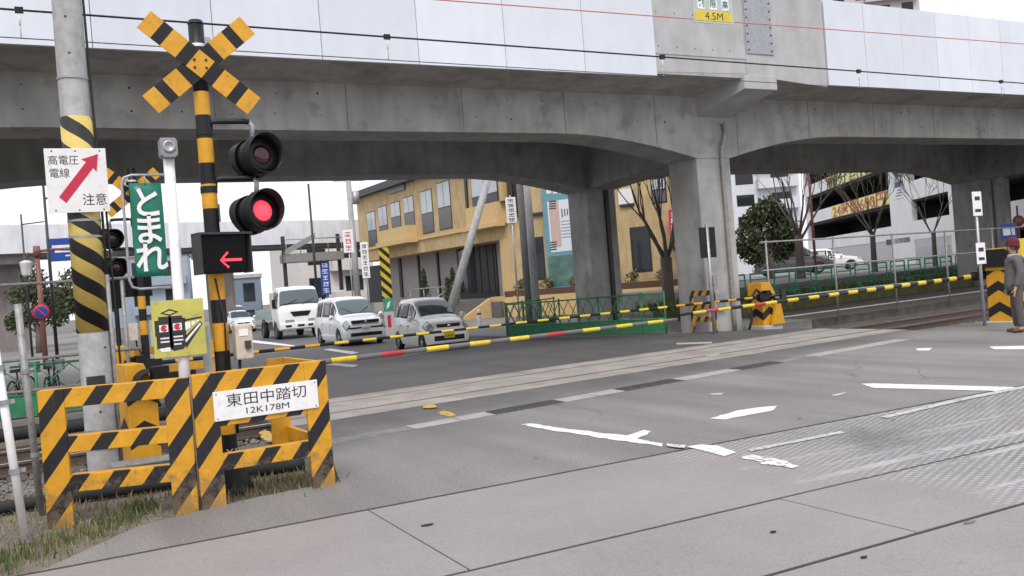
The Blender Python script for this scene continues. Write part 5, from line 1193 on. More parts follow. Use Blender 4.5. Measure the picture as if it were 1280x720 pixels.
VAN = make_car('minivan', 'silver minivan waiting behind the small hatchback', 'minivan', (10.62, 35.2, zroad(35)), RZ+R(-1), van, silver, 2.85, .755, .315, (4.05, 4.96),
         [(4.5,5.3),(5.4,6.5),(6.6,7.5)], (.55, platew), [(.82,.93,.52,M['black'],'grille'),(.62,.68,.66,M['black'],'bumper_slot'),(.34,.47,.60,M['black'],'lower_grille')], hl=(.9,2.0,2.2,4.4))
sed = [(2.08,.58,.45,.48,.5,.54,.30),(2.04,.68,.58,.56,.66,.72,.22),(1.85,.80,.62,.70,.76,.80,.19),(1.3,.92,.64,.84,.80,.84,.18),(.88,.98,.64,.89,.81,.8475,.18),(.05,1.43,.54,.92,.81,.8475,.18),(-.5,1.49,.55,.94,.81,.8475,.18),(-1.2,1.46,.54,.96,.80,.845,.19),(-1.75,1.28,.54,.97,.78,.83,.22),(-2.02,.98,.62,.9,.74,.80,.28),(-2.08,.72,.6,.66,.68,.72,.32)]
whitep = paint('white_car_paint', (.82,.83,.84), .0)
SED = make_car('compact_car', 'white compact car with sloping bonnet queued behind the truck', 'car', (11.7, 64.0, zroad(60)), RZ+R(-2), sed, whitep, 2.5, .75, .30, (4.05, 4.95),
         [(4.5,5.3),(5.4,6.5),(6.6,7.5)], (.42, platew), [(.60,.68,.40,M['black'],'grille'),(.27,.38,.58,M['black'],'lower_grille')], hl=(.9,2.2,2.2,4.5))
copy_tree(VAN, None, (12.9, 72.5, -.2), RZ+R(-2), 'silver minivan farther back, half hidden behind the white compact car')
copy_tree(SED, None, (10.6, 79.0, -.2), RZ+R(-2), 'white compact car last in the queue beside the signal pole')
# truck
TR = thing('truck', 'white tipper truck with dropside body queued behind the silver minivan', 'truck', (11.1, 47.0, -.2), RZ+R(-1))
cabst = [(2.62,1.02,.90,.86,.92,.94,.52),(2.60,1.26,.98,.95,1.02,1.04,.46),(2.56,1.46,1.0,1.30,1.04,1.06,.44),(2.50,1.62,.99,1.38,1.05,1.07,.44),(2.28,2.38,.90,1.42,1.05,1.07,.44),(2.05,2.52,.90,1.44,1.05,1.07,.44),(1.5,2.56,.91,1.44,1.05,1.07,.46),(1.02,2.54,.91,1.44,1.05,1.07,.48),(.95,2.35,.88,1.4,1.0,1.02,.52)]
Lt = Loft(cabst); tw = [(1.62,.95),(1.62,-.95)]; Lt.body('cab', whitep, TR, tw, .42)
Lt.patch('windscreen', M['glassl'], TR, 3.08, 3.98, -2.85, 2.85, .008, 8, 14)
for sg in (1,-1):
    Lt.patch('side_window', M['glass'], TR, 4.3, 6.5, sg*3.15, sg*3.95, .008, 5, 5)
    mb = MB(); mb.box(2.50,2.63,sg*.55-.22,sg*.55+.22,.80,.94); mb.build('headlight', lampm, TR, bevel=.02)
    mb = MB(); mb.cbox((2.42,sg*1.22,1.75), .08, .16, .42); mb.tube((2.35,sg*1.0,1.95),(2.42,sg*1.2,1.93),.018); mb.tube((2.35,sg*1.0,1.55),(2.42,sg*1.2,1.57),.018); mb.build('wing_mirror', M['black'], TR, bevel=.01)
mb = MB(); mb.prism([(-.50,1.32),(.50,1.32),(.36,1.08),(-.36,1.08)], lambda u,v,w:(w,u,v), 2.45, 2.635); mb.build('grille', M['black'], TR)
mb = MB(); mb.box(2.36,2.70,-1.04,1.04,.50,.76); mb.build('bumper', whitep, TR, bevel=.03)
for y0, y1 in ((-.78,-.5),(-.2,.12),(.3,.55)): mb = MB(); mb.box(2.69,2.712,y0,y1,.58,.68); mb.build('bumper_slot', M['black'], TR)
mb = MB(); mb.box(2.70,2.715,.14,.30,.58,.68); mb.build('number_plate', platew, TR)
mb = MB(); mb.tube((2.52,-.7,1.66),(2.50,-.1,1.9),.012,n=6); mb.tube((2.52,.1,1.66),(2.50,.7,1.88),.012,n=6); mb.build('wipers', M['rubber'], TR)
mb = MB(); mb.box(-2.9,1.3,-.42,.42,.55,.80); mb.box(-1.0,.7,-.9,-.5,.45,.8); mb.box(.1,.8,.5,.95,.4,.85); mb.build('chassis', M['dark'], TR)
bedm = mat('tipper_paint', (.30,.37,.37), .5, dirt=(.2,.17,.13), dirtamt=.6)
mb = MB(); mb.box(-2.95,.82,-1.08,1.08,.98,1.08); bed = mb.build('bed_floor', bedm, TR, bevel=.01)
for sg in (1,-1):
    mb = MB(); mb.box(-2.95,.82,sg*1.06-.035,sg*1.06+.035,1.08,1.46); mb.build('side_gate', bedm, bed, bevel=.01)
    for x in (-2.9,-1.6,-.4,.8): mb = MB(); mb.box(x-.05,x+.05,sg*1.11-.03,sg*1.11+.03,.95,1.52); mb.build('gate_post', bedm, bed)
mb = MB(); mb.box(-2.98,-2.91,-1.02,1.02,1.08,1.5); mb.build('tail_gate', bedm, bed)
mb = MB(); mb.box(.75,.86,-1.08,1.08,1.08,2.3); mb.build('headboard', M['cream'], bed, bevel=.01)
for x, y in ((1.62,.93),(1.62,-.93),(-1.75,.90),(-1.75,-.90)): wheel(TR, x, y, .42, .26, mat('steel_rim', (.2,.19,.18), .5, .4))
for x, sg in ((-1.75,1),(-1.75,-1)): mb = MB(); mb.path([(x+.6*math.cos(t), sg*.95, .45+.5*math.sin(t)) for t in [k*math.pi/10 for k in range(11)]], .03, 6); mb.build('mudguard', M['rubber'], TR)
# parked vehicles below the garage
pk = CAM+ray(990, 330)*(56/FPX)
PV = copy_tree(VAN, None, (pk.x, pk.y, .82), R(-35), 'dark grey minivan parked behind the pipe fence under the evergreen tree')
pk = CAM+ray(1036, 325)*(60/FPX)
copy_tree(SED, None, (pk.x, pk.y, .82), R(-40), 'white compact car parked below the garage price banners')

for ch in PV.children:
    if ch.name.startswith(('body', 'wing_mirror')):
        ch.data = ch.data.copy(); ch.data.materials[0] = paint('dark_grey_paint', (.09,.095,.105), .2)
# ================================================================== RAISED LOT
EB = [(21,26.6),(45,31.6),(80,38),(80,66),(30,62),(24,40)]
mb = MB(); mb.prism(EB, lambda u,v,w:(u,v,w), -.3, .80); struct(mb.build('terrace', mat('lot_paving', (.22,.215,.21), .9, var=.2)))
mb = MB(); P = []; F = []
def blades(name, n, place, h0, h1, mats, parent=None, spread=.5, w=.006):
    mb = MB()
    for _ in range(n):
        x, y, z = place(); h = random.uniform(h0, h1); a = random.uniform(0, 6.28); l = random.uniform(0, spread)*h; b = random.uniform(0, 6.28)
        dx, dy = math.cos(a)*w*random.uniform(.6,1.4), math.sin(a)*w*random.uniform(.6,1.4); lx, ly = math.cos(b)*l, math.sin(b)*l
        mb.add([(x-dx,y-dy,z),(x+dx,y+dy,z),(x+dx*.7+lx*.4,y+dy*.7+ly*.4,z+h*.6),(x-dx*.7+lx*.4,y-dy*.7+ly*.4,z+h*.6),(x+lx,y+ly,z+h)], [(0,1,2,3),(3,2,4)], random.randrange(len(mats)))
    o = mb.build(name, mats, parent); o['kind'] = 'stuff'; return o
gr1 = mat('grass_green', (.075,.115,.03), .8); gr2 = mat('grass_dry', (.26,.21,.11), .85); gr3 = mat('grass_olive', (.12,.13,.045), .8)
def pv1():
    t = random.random(); x = lerp(-1.3, .75, t**.8); y = 8.4 - (1-t)*1.9 + random.gauss(.15, .22); return (x, y, -.04)
def pv2(): return (random.uniform(.9, 2.3), random.gauss(8.45, .22), -.04)
def pv3(): return (random.uniform(-2, 2.4), random.gauss(9.0, .5), -.04)
b_ = blades('verge_grass', 1400, pv1, .03, .13, [gr1, gr1, gr3, gr2]); b_['label'] = 'green weeds at the foot of the striped guard frame'; b_['category'] = 'grass'
b_ = blades('dry_grass', 900, pv2, .03, .13, [gr2, gr2, gr3], spread=.9); b_['label'] = 'dry brown grass around the signal base'; b_['category'] = 'grass'
b_ = blades('dry_grass', 1800, pv3, .03, .11, [gr2, gr2, gr3], spread=1.0); b_['label'] = 'thin dry grass on the verge gravel'; b_['category'] = 'grass'
def pv4():
    x = random.uniform(19, 47); return (x, 23.6+.16*x+random.uniform(-1.2,1.2), .26)
mb = MB(); mb.prism([(19,24.0),(47,28.6),(47,31.6),(21,27),(19,26.6)], lambda u,v,w:(u,v,w), -.3, .27); struct(mb.build('grass_bank', mat('bank_soil', (.12,.12,.05), .95, var=.4, scale=3)))
b_ = blades('bank_grass', 7000, pv4, .1, .45, [gr1, gr3, mat('grass_bright', (.16,.20,.05), .8), gr3], w=.03); b_['label'] = 'rough grass strip behind the green barricades'; b_['category'] = 'grass'

# ================================================================== TREES
def grow(mb, p, d, L, r, depth, rng, spread=.55, up=.35, minr=.008):
    n = 4; pts = [p.copy()]; rad = [r]; q = p.copy(); dd = d.copy()
    for i in range(n):
        dd = (dd + Vector((rng.gauss(0,.08), rng.gauss(0,.08), rng.gauss(0,.05)+up*.05))).normalized(); q = q + dd*(L/n); pts.append(q.copy()); rad.append(max(minr, r*(1-.45*(i+1)/n)))
    mb.path(pts, rad, 7 if r > .05 else 5)
    if depth == 0: return
    for k in range(rng.choice((2,3,3)) if depth > 1 else rng.choice((3,4,5))):
        t = rng.uniform(.45, 1.0) if k else 1.0; i = min(int(t*n), n-1); b0 = pts[i].lerp(pts[i+1], t*n-i if t < 1 else 1)
        a = rng.uniform(0, 6.28); o = dd.orthogonal().normalized(); o = (o*math.cos(a) + dd.cross(o)*math.sin(a))
        nd = (dd + o*spread*rng.uniform(.5,1.2) + Vector((0,0,up*rng.uniform(.3,1)))).normalized()
        grow(mb, b0, nd, L*rng.uniform(.6,.85), max(minr, rad[min(i+1,n)]*rng.uniform(.55,.8)), depth-1, rng, spread, up, minr)
def bare_tree(label, loc, h, r, seed, depth=4, limbs=5):
    rng = random.Random(seed); T_ = thing('bare_tree', label, 'tree', loc, 0, 'bare street trees')
    mb = MB(); th = h*.26; mb.path([(0,0,-.15),(0,0,.1),(.02,.01,th*.5),(.03,.0,th)], [r*1.35,r*1.08,r*.92,r*.9], 12); mb.build('trunk', M['bark'], T_)
    mb = MB()
    for k in range(limbs):
        a = 2*math.pi*k/limbs+rng.uniform(-.4,.4); d = Vector((math.cos(a)*.55, math.sin(a)*.55, 1)).normalized(); grow(mb, Vector((.03,0,th*rng.uniform(.82,.98))), d, h*.25, r*.36, depth, rng, .42, .5)
    mb.build('crown', M['bark'], T_); return T_
def at(px, py, D, z): p = CAM+ray(px, py)*(D/FPX); return (p.x, p.y, z)
bare_tree('thick-trunked bare tree in front of the ochre building', at(833, 340, 34, -.06), 8.5, .24, 3, 5, 6)
bare_tree('bare tree standing before the yellow garage banners', at(1092, 318, 45, .78), 7.4, .14, 5, 3, 5)
bare_tree('bare tree growing through the dark evergreen', at(1000, 326, 43, .78), 8.0, .2, 8, 5, 6)
bare_tree('bare tree between the garage and a viaduct column', at(1168, 313, 47, .78), 7.0, .12, 12, 5, 4)
def leafy(name, label, loc, blobs, n, size, mats, trunk_h, r, group=None, seed=1):
    rng = random.Random(seed); T_ = thing(name, label, 'tree' if trunk_h > .5 else 'shrub', loc, 0, group)
    mb = MB(); mb.path([(0,0,-.15),(.03,0,trunk_h*.6),(0,.02,trunk_h)], [r*1.2,r,r*.7], 8)
    for b in blobs: mb.path([(0,0,trunk_h*.7), tuple(Vector((0,0,trunk_h*.7)).lerp(Vector(b[:3]), .6)), tuple(b[:3])], [r*.5,r*.3,.02], 5)
    mb.build('trunk', M['bark'], T_); mb = MB()
    for _ in range(n):
        b = rng.choice(blobs); v = Vector((rng.gauss(0,1), rng.gauss(0,1), rng.gauss(0,1))).normalized()*(rng.random()**.35)*rng.uniform(.85,1.12)
        c = Vector((b[0]+v.x*b[3], b[1]+v.y*b[3], b[2]+v.z*b[4])); a = Vector((rng.gauss(0,1), rng.gauss(0,1), rng.gauss(0,.6))).normalized(); o = a.orthogonal().normalized(); s_ = size*rng.uniform(.6,1.5)
        p = a.cross(o); mb.add([c-o*s_, c+p*s_*.5, c+o*s_*1.1, c-p*s_*.5], [(0,1,2,3)], rng.randrange(len(mats)))
    cr = mb.build('crown', mats, T_); return T_
lf = [mat('leaf_dark', (.03,.05,.022), .7), mat('leaf_mid', (.055,.075,.03), .7), mat('leaf_olive', (.085,.09,.035), .7)]
leafy('evergreen_tree', 'dense dark evergreen tree between viaduct column and garage', at(962, 329, 48, .78), [(0,0,2.8,1.0,.9),(-1.1,.2,2.3,.8,.8),(1.1,-.1,2.4,.85,.8),(.2,0,3.7,.8,.7),(.9,.3,1.5,.8,.7),(-.9,0,1.4,.8,.7),(-.5,.1,3.3,.7,.6),(.8,0,3.3,.6,.6),(1.5,0,1.9,.5,.6),(-1.5,0,1.7,.5,.5)], 5600, .11, lf, 1.6, .2, seed=4)
leafy('evergreen_tree', 'bushy evergreen tree under the overpass beside the red lamp post', at(46, 401, 50, -.1), [(0,0,4.0,.7,.8),(-.7,0,3.2,.7,.7),(.8,0,3.0,.7,.7),(.1,0,2.1,.8,.6),(-1.0,.1,1.8,.6,.6),(1.0,0,1.9,.6,.6),(.2,0,3.2,.7,.6)], 3600, .09, lf, 1.6, .15, seed=6)
leafy('evergreen_tree', 'distant roadside tree beyond the stop banner', at(100, 395, 85, -.1), [(0,0,4.5,2.0,2.0),(1.5,0,3.5,1.6,1.4),(-1.2,0,3.2,1.5,1.4)], 2600, .2, lf, 2.2, .2, seed=9)
for (px, D, h, lb) in ((531,58,2.6,'dark slim conifer at the far end of the ochre building'),(567,53,2.4,'dark slim conifer by the entrance ramp'),(560,52,1.9,'short dark conifer by the entrance ramp')):
    q = at(px, 360, D, .0); u = Vector(BA.P(0,0,0)); leafy('conifer', lb, (q[0], q[1], .3), [(0,0,.4*h,.34,.35*h),(0,0,.62*h,.25,.3*h),(0,0,.85*h,.14,.22*h)], 900, .06, lf[:2], .55, .06, 'potted conifers', int(px))
def shrubrow(label, mk, n): pass
for k in range(7):
    u = 1.0+k*1.6; p = BB.P(u, 1.2, .65); leafy('planter_shrub', 'low straggly shrub in the planter along the ochre wall', (p[0]+bx, p[1]+by, 1.2), [(0,0,.25,.4,.28),(.2,.1,.4,.25,.25)], 260, .06, [lf[1], lf[2], gr2], .3, .02, 'planter shrubs', 40+k)
# ================================================================== UTILITY POLES AND STREET FURNITURE
def upole(label, loc, h, r, arms=True, lean=None, mt=None):
    U = thing('utility_pole', label, 'pole', loc, 0, None); e = Vector(lean) if lean else Vector((0,0,h))
    mb = MB(); mb.tube((0,0,-.3), e, r, r*.72, 14); mb.build('shaft', mt or M['polec'], U)
    if arms:
        for z in (h-.5, h-1.3): mb = MB(); mb.box(-.9,.9,-.05,.05,z,z+.09); mb.build('crossarm', M['galv'], U)
        mb = MB()
        for z in (h-.5, h-1.3):
            for x in (-.8,-.3,.3,.8): mb.lathe([(0,.03),(.05,.05),(.1,.03),(.16,.05),(.2,.0)], (x,0,z+.09), (0,0,1), 8)
        mb.build('insulators', M['white'], U)
        mb = MB(); mb.lathe([(0,.0),(0,.22),(.7,.22),(.75,.0)], (.33,.0,h-2.6), (0,0,1), 14); mb.build('transformer', M['galv'], U)
    return U
q = at(447, 371, 52, -.08); U1 = upole('concrete utility pole at the left corner of the ochre building', q, 9.5, .2)
q = at(460, 370, 55, -.08)
def vsign(name, label, loc, w, h, z, mb_mt, bars, rz=R(-20), n=6, post=True, round_=False):
    S = thing(name, label, 'sign', loc, rz)
    if post: mb = MB(); mb.tube((0,.05,-.2),(0,.05,z+h/2+.1),.04,n=10); mb.build('post', M['galv'], S)
    mb = MB(); mb.box(-w/2,w/2,-.04,.0,z-h/2,z+h/2); b = mb.build('board', mb_mt, S, bevel=.02)
    for k in range(n):
        zz = z+h/2-h*(k+.7)/(n+.4); mb = MB(); rg = random.Random(k*7+n); t = h/n*.045
        for hz in (-.27, rg.choice((-.08,0,.06)), .25): mb.box(-w*rg.uniform(.2,.33),w*rg.uniform(.2,.33),-.046,-.041,zz+h/n*hz-t,zz+h/n*hz+t)
        for vx in rg.choice(((-.2,.2),(0,),(-.15,.05,.2))): mb.box(w*vx-t,w*vx+t,-.047,-.0415,zz-h/n*.3,zz+h/n*.27)
        mb.build('print_stroke', bars, b)
    return S
vsign('vertical_sign', 'white vertical sign with dark characters on slim post by the ochre building', at(460,370,50,-.08), .42, 1.95, 3.6, M['white'], M['ink'])
vsign('vertical_sign', 'white hanging sign with red square and dark print beside the concrete utility pole', at(441,371,50,-.08), .56, 1.25, 4.7, M['white'], M['signred'], n=3)
vsign('vertical_sign', 'dark blue vertical sign with pale characters under the overpass', at(409,373,66,-.08), .66, 2.9, 3.4, M['blue'], M['white'], n=6)
q = at(668, 352, 36, -.06); upole('grey utility pole in front of the ochre facade', q, 9.0, .17)
q2 = at(660, 352, 37, -.06); upole('darker grey utility pole beside the other in front of the ochre facade', q2, 9.0, .2, False, None, mat('old_pole', (.17,.165,.165), .8, var=.2))
p0 = at(551, 361, 44, -.08); p1 = at(607, 222, 44, 0); t1 = Vector((p1[0],p1[1],0))-Vector((p0[0],p0[1],0)); topz = (CAM+ray(607,222)*(44/FPX)).z
upole('pale grey strut pole leaning across the ochre entrance', p0, 8, .22, False, (t1.x*1.25, t1.y*1.25, topz+1.4))
vsign('oval_sign', 'small white oval sign with black characters on a thin post by the ochre corner', at(646,353,41,-.06), .46, 1.15, 4.95, M['white'], M['ink'], n=5, round_=True)
# striped delineator at the kerb
q = at(484, 367, 38, -.12); S = thing('striped_marker', 'yellow and black striped upright marker board behind the small hatchback', 'sign', q, R(-15))
mb = MB(); mb.box(-.21,.21,-.03,.03,1.55,3.65); mb.build('board', stripes('marker_stripes', (.62,.46,.03), BLK, (1,0,1), .42, .5), S, bevel=.01)
mb = MB(); mb.box(-.2,.2,-.028,.028,1.0,1.55); mb.build('lower_board', mat('marker_green', (.05,.30,.20), .5), S); mb = MB(); mb.box(-.2,.2,-.028,.028,-.1,1.0); mb.build('base_board', mat('marker_pale', (.55,.5,.5), .5), S)
mb = MB(); mb.prism([(-.1,1.1),(.05,1.2),(.1,1.45),(-.02,1.35)], lambda u,v,w:(u,w,v), -.036, -.03); mb.build('arrow', M['white'], S)
mb = MB(); mb.box(-.07,.07,-.034,-.029,.35,.85); mb.build('print_bar', M['signred'], S)
# slim poles under the overpass
for px, D, h, lb in ((397,58,9.0,'slim dark lamp pole rising before the overpass near the stairs'),(283,70,9.5,'slim grey pole far behind the red lamp')):
    upole(lb, at(px, 375, D, -.1), h, .09, False, None, M['dark'])
# road bollards
for k, (px, D) in enumerate(((596,36),(561,39))):
    B = thing('bollard', 'short white bollard linked by a rope before the ochre steps', 'bollard', at(px, 358, D, -.08), 0, 'white bollards'); mb = MB(); mb.lathe([(-.1,.09),(.75,.08),(.8,.06),(.82,0)], (0,0,0), (0,0,1), 14); mb.build('post', M['white'], B)
    mb = MB(); mb.lathe([(.6,.085),(.68,.084)], (0,0,0), (0,0,1), 14); mb.build('band', M['red'], B)
# left background: red lamp post with lantern and no-parking disc, blue guide sign
q = at(53, 401, 34, -.1); LPp = thing('lamp_post', 'red-brown lamp post with hanging lantern and no-parking disc', 'lamp post', q, R(-5))
rb_ = mat('red_brown_paint', (.22,.085,.065), .5)
mb = MB(); mb.tube((0,0,-.2),(0,0,4.3),.10,.085,14); mb.tube((0,0,4.1),(0,0,4.5),.14,.12,14); mb.build('post', rb_, LPp)
mb = MB(); mb.path([(0,0,4.3),(.6,0,4.35),(1.3,0,4.3)], .05, 8); mb.path([(0,0,4.2),(-.3,0,4.25),(-.38,0,4.0)], .04, 8); mb.build('arm', rb_, LPp)
mb = MB(); mb.lathe([(0,.06),(-.06,.2),(-.1,.22),(-.55,.16),(-.6,.10)], (-.38,0,4.0), (0,0,1), 8, sm=False); mb.build('lantern', mat('lantern_glass', (.6,.6,.58), .4), LPp)
for z, mt1, mt2 in ((2.05,M['signred'],M['blue']),):
    mb = MB(); mb.lathe([(0,.0),(0,.29),(.02,.29),(.02,.0)], (0,-.12,z), (0,-1,0), 24); s_ = mb.build('disc', mt1, LPp); mb = MB(); mb.lathe([(.021,.22),(.025,.21),(.025,0)], (0,-.12,z), (0,-1,0), 24); mb.build('disc_face', mt2, s_)
    if mt2 is M['blue']: mb = MB(); mb.prism([(-.17,.13),(-.13,.17),(.17,-.13),(.13,-.17)], lambda u,v,w:(u,w,z+v), -.15, -.146); mb.build('disc_bar', M['signred'], s_)
q = at(82, 399, 40, -.1); BS = thing('guide_sign', 'blue road guide sign with pale print behind the concrete pole', 'sign', q, R(-8)); hgt = (CAM+ray(80,309)*(40/FPX)).z
mb = MB(); mb.tube((-.45,.05,-.2),(-.45,.05,hgt+.6),.07); mb.build('post', M['galv'], BS); mb = MB(); mb.box(-.42,.85,-.04,0,hgt-.5,hgt+.5); mb.build('board', M['blue'], BS, bevel=.01)
mb = MB(); mb.box(-.3,.6,-.046,-.041,hgt+.08,hgt+.2); mb.box(-.2,.5,-.046,-.041,hgt-.12,hgt-.02); mb.prism([(.2,hgt-.3),(.6,hgt-.3),(.6,hgt-.24),(.2,hgt-.24)], lambda u,v,w:(u,w,v), -.046, -.041); mb.build('print_bar', M['white'], BS)
for px, D, h in ((68,30,6.2),(37,45,7.0)):
    U = thing('street_pole', ('thin dark street pole rising by the blue guide sign' if px == 68 else 'thin dark street pole standing at the bushy evergreen tree'), 'pole', at(px, 402, D, -.1), 0); mb = MB(); mb.tube((0,0,-.2),(0,0,h),.06,.04); mb.build('shaft', M['dark'], U); mb = MB(); mb.tube((0,0,h-.5),(1.0,0,h-.4),.03); mb.build('arm', M['dark'], U)
# second traffic signal housing and small signs by the left barrier
q = at(146, 393, 24, -.1); TS_ = thing('traffic_signal', 'dark traffic signal with striped backing on a pole behind the concrete pole', 'traffic signal', q, R(170))
mb = MB(); mb.tube((0,0,-.2),(0,0,3.4),.06); mb.build('post', M['dark'], TS_); mb = MB(); mb.box(-.16,.16,-.14,.1,1.9,2.75); mb.build('housing', M['black'], TS_, bevel=.02); mb = MB(); mb.box(-.12,.12,.1,.16,2.75,3.3); mb.build('backing', stripes('small_stripes', YEL2, BLK, (1,0,1), .16, .5), TS_)
for z in (2.55, 2.15): mb = MB(); mb.lathe([(0,.1),(.12,.1),(.12,.09),(.02,.09),(.02,0)], (0,-.14,z), (0,-1,0), 18); mb.build('lens', M['dark'], TS_)
# right background sign cluster behind the pedestrian
q = at(1262, 307, 33, .0); S = thing('blue_notice', 'blue and white notice on a post behind the pedestrian', 'sign', q, R(-35)); z = (CAM+ray(1262,289)*(33/FPX)).z
mb = MB(); mb.tube((0,.03,-.2),(0,.03,z+.5),.035); mb.build('post', M['galv'], S); mb = MB(); mb.box(-.27,.27,-.03,0,z-.28,z+.28); mb.build('board', M['blue'], S, bevel=.01); mb = MB(); mb.box(-.2,.05,-.036,-.031,z-.14,z+.1); mb.box(.09,.2,-.036,-.031,z-.14,z+.12); mb.build('print_bar', M['white'], S)
q = at(1275, 306, 36, .0); S = thing('round_sign', 'brown round sign back on a red post behind the pedestrian', 'sign', q, R(-35)); z = (CAM+ray(1275,276)*(36/FPX)).z
mb = MB(); mb.tube((0,.03,-.2),(0,.03,z+.6),.035); mb.build('post', rb_, S); mb = MB(); mb.lathe([(0,0),(0,.22),(.02,.22),(.02,0)], (0,-.02,z), (0,-1,0), 24); mb.build('disc', rb_, S)
q = at(1283, 306, 28, .0); S = thing('yellow_board', 'plain yellow board behind the pedestrian at the fence', 'sign', q, R(-35)); z = (CAM+ray(1283,312)*(28/FPX)).z
mb = MB(); mb.tube((0,.03,-.2),(0,.03,z+.3),.035); mb.build('post', M['galv'], S); mb = MB(); mb.box(-.35,.35,-.03,0,z-.35,z+.35); mb.build('board', M['lemon'], S, bevel=.01)
q = at(1019, 324, 50, .78); S = thing('red_pole', 'slim red pole rising in front of the garage corner', 'pole', q); mb = MB(); mb.tube((0,0,-.2),(0,0,8),.075,.06); mb.build('shaft', mat('red_pole_paint', (.22,.05,.05), .5), S); mb = MB(); mb.lathe([(0,.1),(.2,.1),(.22,.08)], (0,0,0), (0,0,1), 12); mb.build('base_collar', M['dark'], S)
# white sign pole next to the column
q = at(862, 338, 30, -.06); S = thing('white_pole', 'thin white pole with orange top between tree and viaduct column', 'pole', q); mb = MB(); mb.tube((0,0,-.2),(0,0,3.4),.06,.05); mb.build('shaft', M['white'], S); mb = MB(); mb.lathe([(2.9,.056),(3.3,.056)], (0,0,0), (0,0,1), 10); mb.build('band', mat('orange_paint', (.55,.16,.04), .5), S)

# ================================================================== BICYCLES
def bicycle(loc, rz, c, label):
    B = thing('bicycle', label, 'bicycle', loc, rz, 'parked bicycles'); fm = mat('bike_'+c[0], c[1], .35, .5)
    for x in (-.52, .52):
        mb = MB(); mb.path([(x+.32*math.cos(t), 0, .33+.32*math.sin(t)) for t in [k*math.pi/12 for k in range(24)]], .017, 6, closed=True); w = mb.build('wheel', M['rubber'], B)
        mb = MB()
        for k in range(10): a = k*math.pi/5; mb.tube((x,0,.33),(x+.31*math.cos(a),0,.33+.31*math.sin(a)),.004,n=4)
        mb.build('spokes', M['galv'], w)
    mb = MB(); mb.path([(-.52,0,.33),(-.08,0,.30),(.36,0,.72)], .017, 7); mb.path([(-.08,0,.30),(-.22,0,.80)], .016, 7); mb.path([(-.52,0,.33),(-.2,0,.72)], .012, 6); mb.path([(.52,0,.33),(.38,0,.66),(.33,0,.98)], .015, 7); mb.build('frame', fm, B)
    mb = MB(); mb.path([(.15,-.27,1.0),(.28,-.22,1.02),(.34,0,1.0),(.28,.22,1.02),(.15,.27,1.0)], .013, 7); mb.build('handlebar', M['galv'], B)
    mb = MB(); mb.prism([(-.36,-.08),(-.36,.08),(-.2,.06),(-.07,.02),(-.07,-.02),(-.2,-.06)], lambda u,v,w:(u,v,w), .80, .86); mb.build('saddle', M['rubber'], B, bevel=.015)
    mb = MB(); mb.box(.40,.68,-.15,.15,.72,.74)
    for x in (.40,.68): mb.box(x-.006,x+.006,-.15,.15,.72,.94)
    for y in (-.15,.15): mb.box(.40,.68,y-.006,y+.006,.72,.94)
    mb.build('basket', M['galv'], B)
    return B
cols = [('silver',(.45,.46,.47)),('black',(.03,.03,.035)),('blue',(.05,.10,.22)),('red',(.25,.04,.04)),('white',(.6,.6,.6))]
blab = {'silver':'silver bicycle parked in the row beyond the left pipe fence','black':'black bicycle parked in the row beyond the left pipe fence','blue':'dark blue bicycle parked in the row beyond the left pipe fence','red':'dark red bicycle parked in the row beyond the left pipe fence','white':'white bicycle parked in the row beyond the left pipe fence'}
for k in range(13):
    c = cols[(k*3) % 5]; x = -6.2+k*.52; bicycle((x, 20.3+random.uniform(-.15,.15)+.08*x, -.10), R(78)+random.uniform(-.12,.12), c, blab[c[0]])
c = cols[1]; p = BA.P(6.2, 0, 1.9); bicycle((p[0]+bx, p[1]+by, -.08), R(70), c, 'black bicycle leaning by the ochre stair wall')

# ================================================================== PEDESTRIAN
def skin_mesh(name, verts, edges, mt, parent, root=0, sub=2):
    me = bpy.data.meshes.new(name); me.from_pydata([v[:3] for v in verts], edges, []); o = bpy.data.objects.new(name, me); col.objects.link(o)
    o.modifiers.new('k', 'SKIN'); 
    sv = me.skin_vertices[0].data
    for i, v in enumerate(verts):
        r = v[3]; sv[i].radius = r if isinstance(r, tuple) else (r, r); sv[i].use_root = (i == root)
    s_ = o.modifiers.new('s', 'SUBSURF'); s_.levels = sub; s_.render_levels = sub
    dg = bpy.context.evaluated_depsgraph_get(); dg.update(); m2 = bpy.data.meshes.new_from_object(o.evaluated_get(dg)); bpy.data.objects.remove(o)
    m2.materials.clear(); m2.materials.append(mt); m2.shade_smooth(); return obj(name, m2, parent)
PE = thing('person', 'person in grey jacket, grey trousers and burgundy knit hat waiting at the barrier', 'person', (16.07, 10.98, 0), R(140))
# local: +x is the way the person faces
B = [(0,0,.93,.13),(0,0,1.10,(.13,.10)),(-.01,0,1.28,(.15,.11)),(-.01,0,1.38,(.10,.085)),(0,0,1.44,.052),(.015,0,1.50,.055),(.03,0,1.56,.085),(.025,0,1.63,.09),(.01,0,1.67,.06),
     (0,.17,1.35,.062),(-.02,.22,1.12,.045),(.05,.22,.90,.036),(.075,.22,.83,.030),
     (0,-.17,1.35,.062),(-.02,-.22,1.12,.045),(.07,-.21,.91,.036),(.10,-.20,.84,.030),
     (0,.09,.86,.09),(.01,.095,.48,.06),(-.02,.10,.10,.042),(.0,.10,.05,.045),(.15,.115,.035,.035),
     (0,-.09,.86,.09),(.02,-.095,.48,.06),(.0,-.10,.10,.042),(.02,-.10,.05,.045),(.17,-.115,.035,.035)]
Ed = [(0,1),(1,2),(2,3),(3,4),(4,5),(5,6),(6,7),(7,8),(3,9),(9,10),(10,11),(11,12),(3,13),(13,14),(14,15),(15,16),(0,17),(17,18),(18,19),(19,20),(20,21),(0,22),(22,23),(23,24),(24,25),(25,26)]
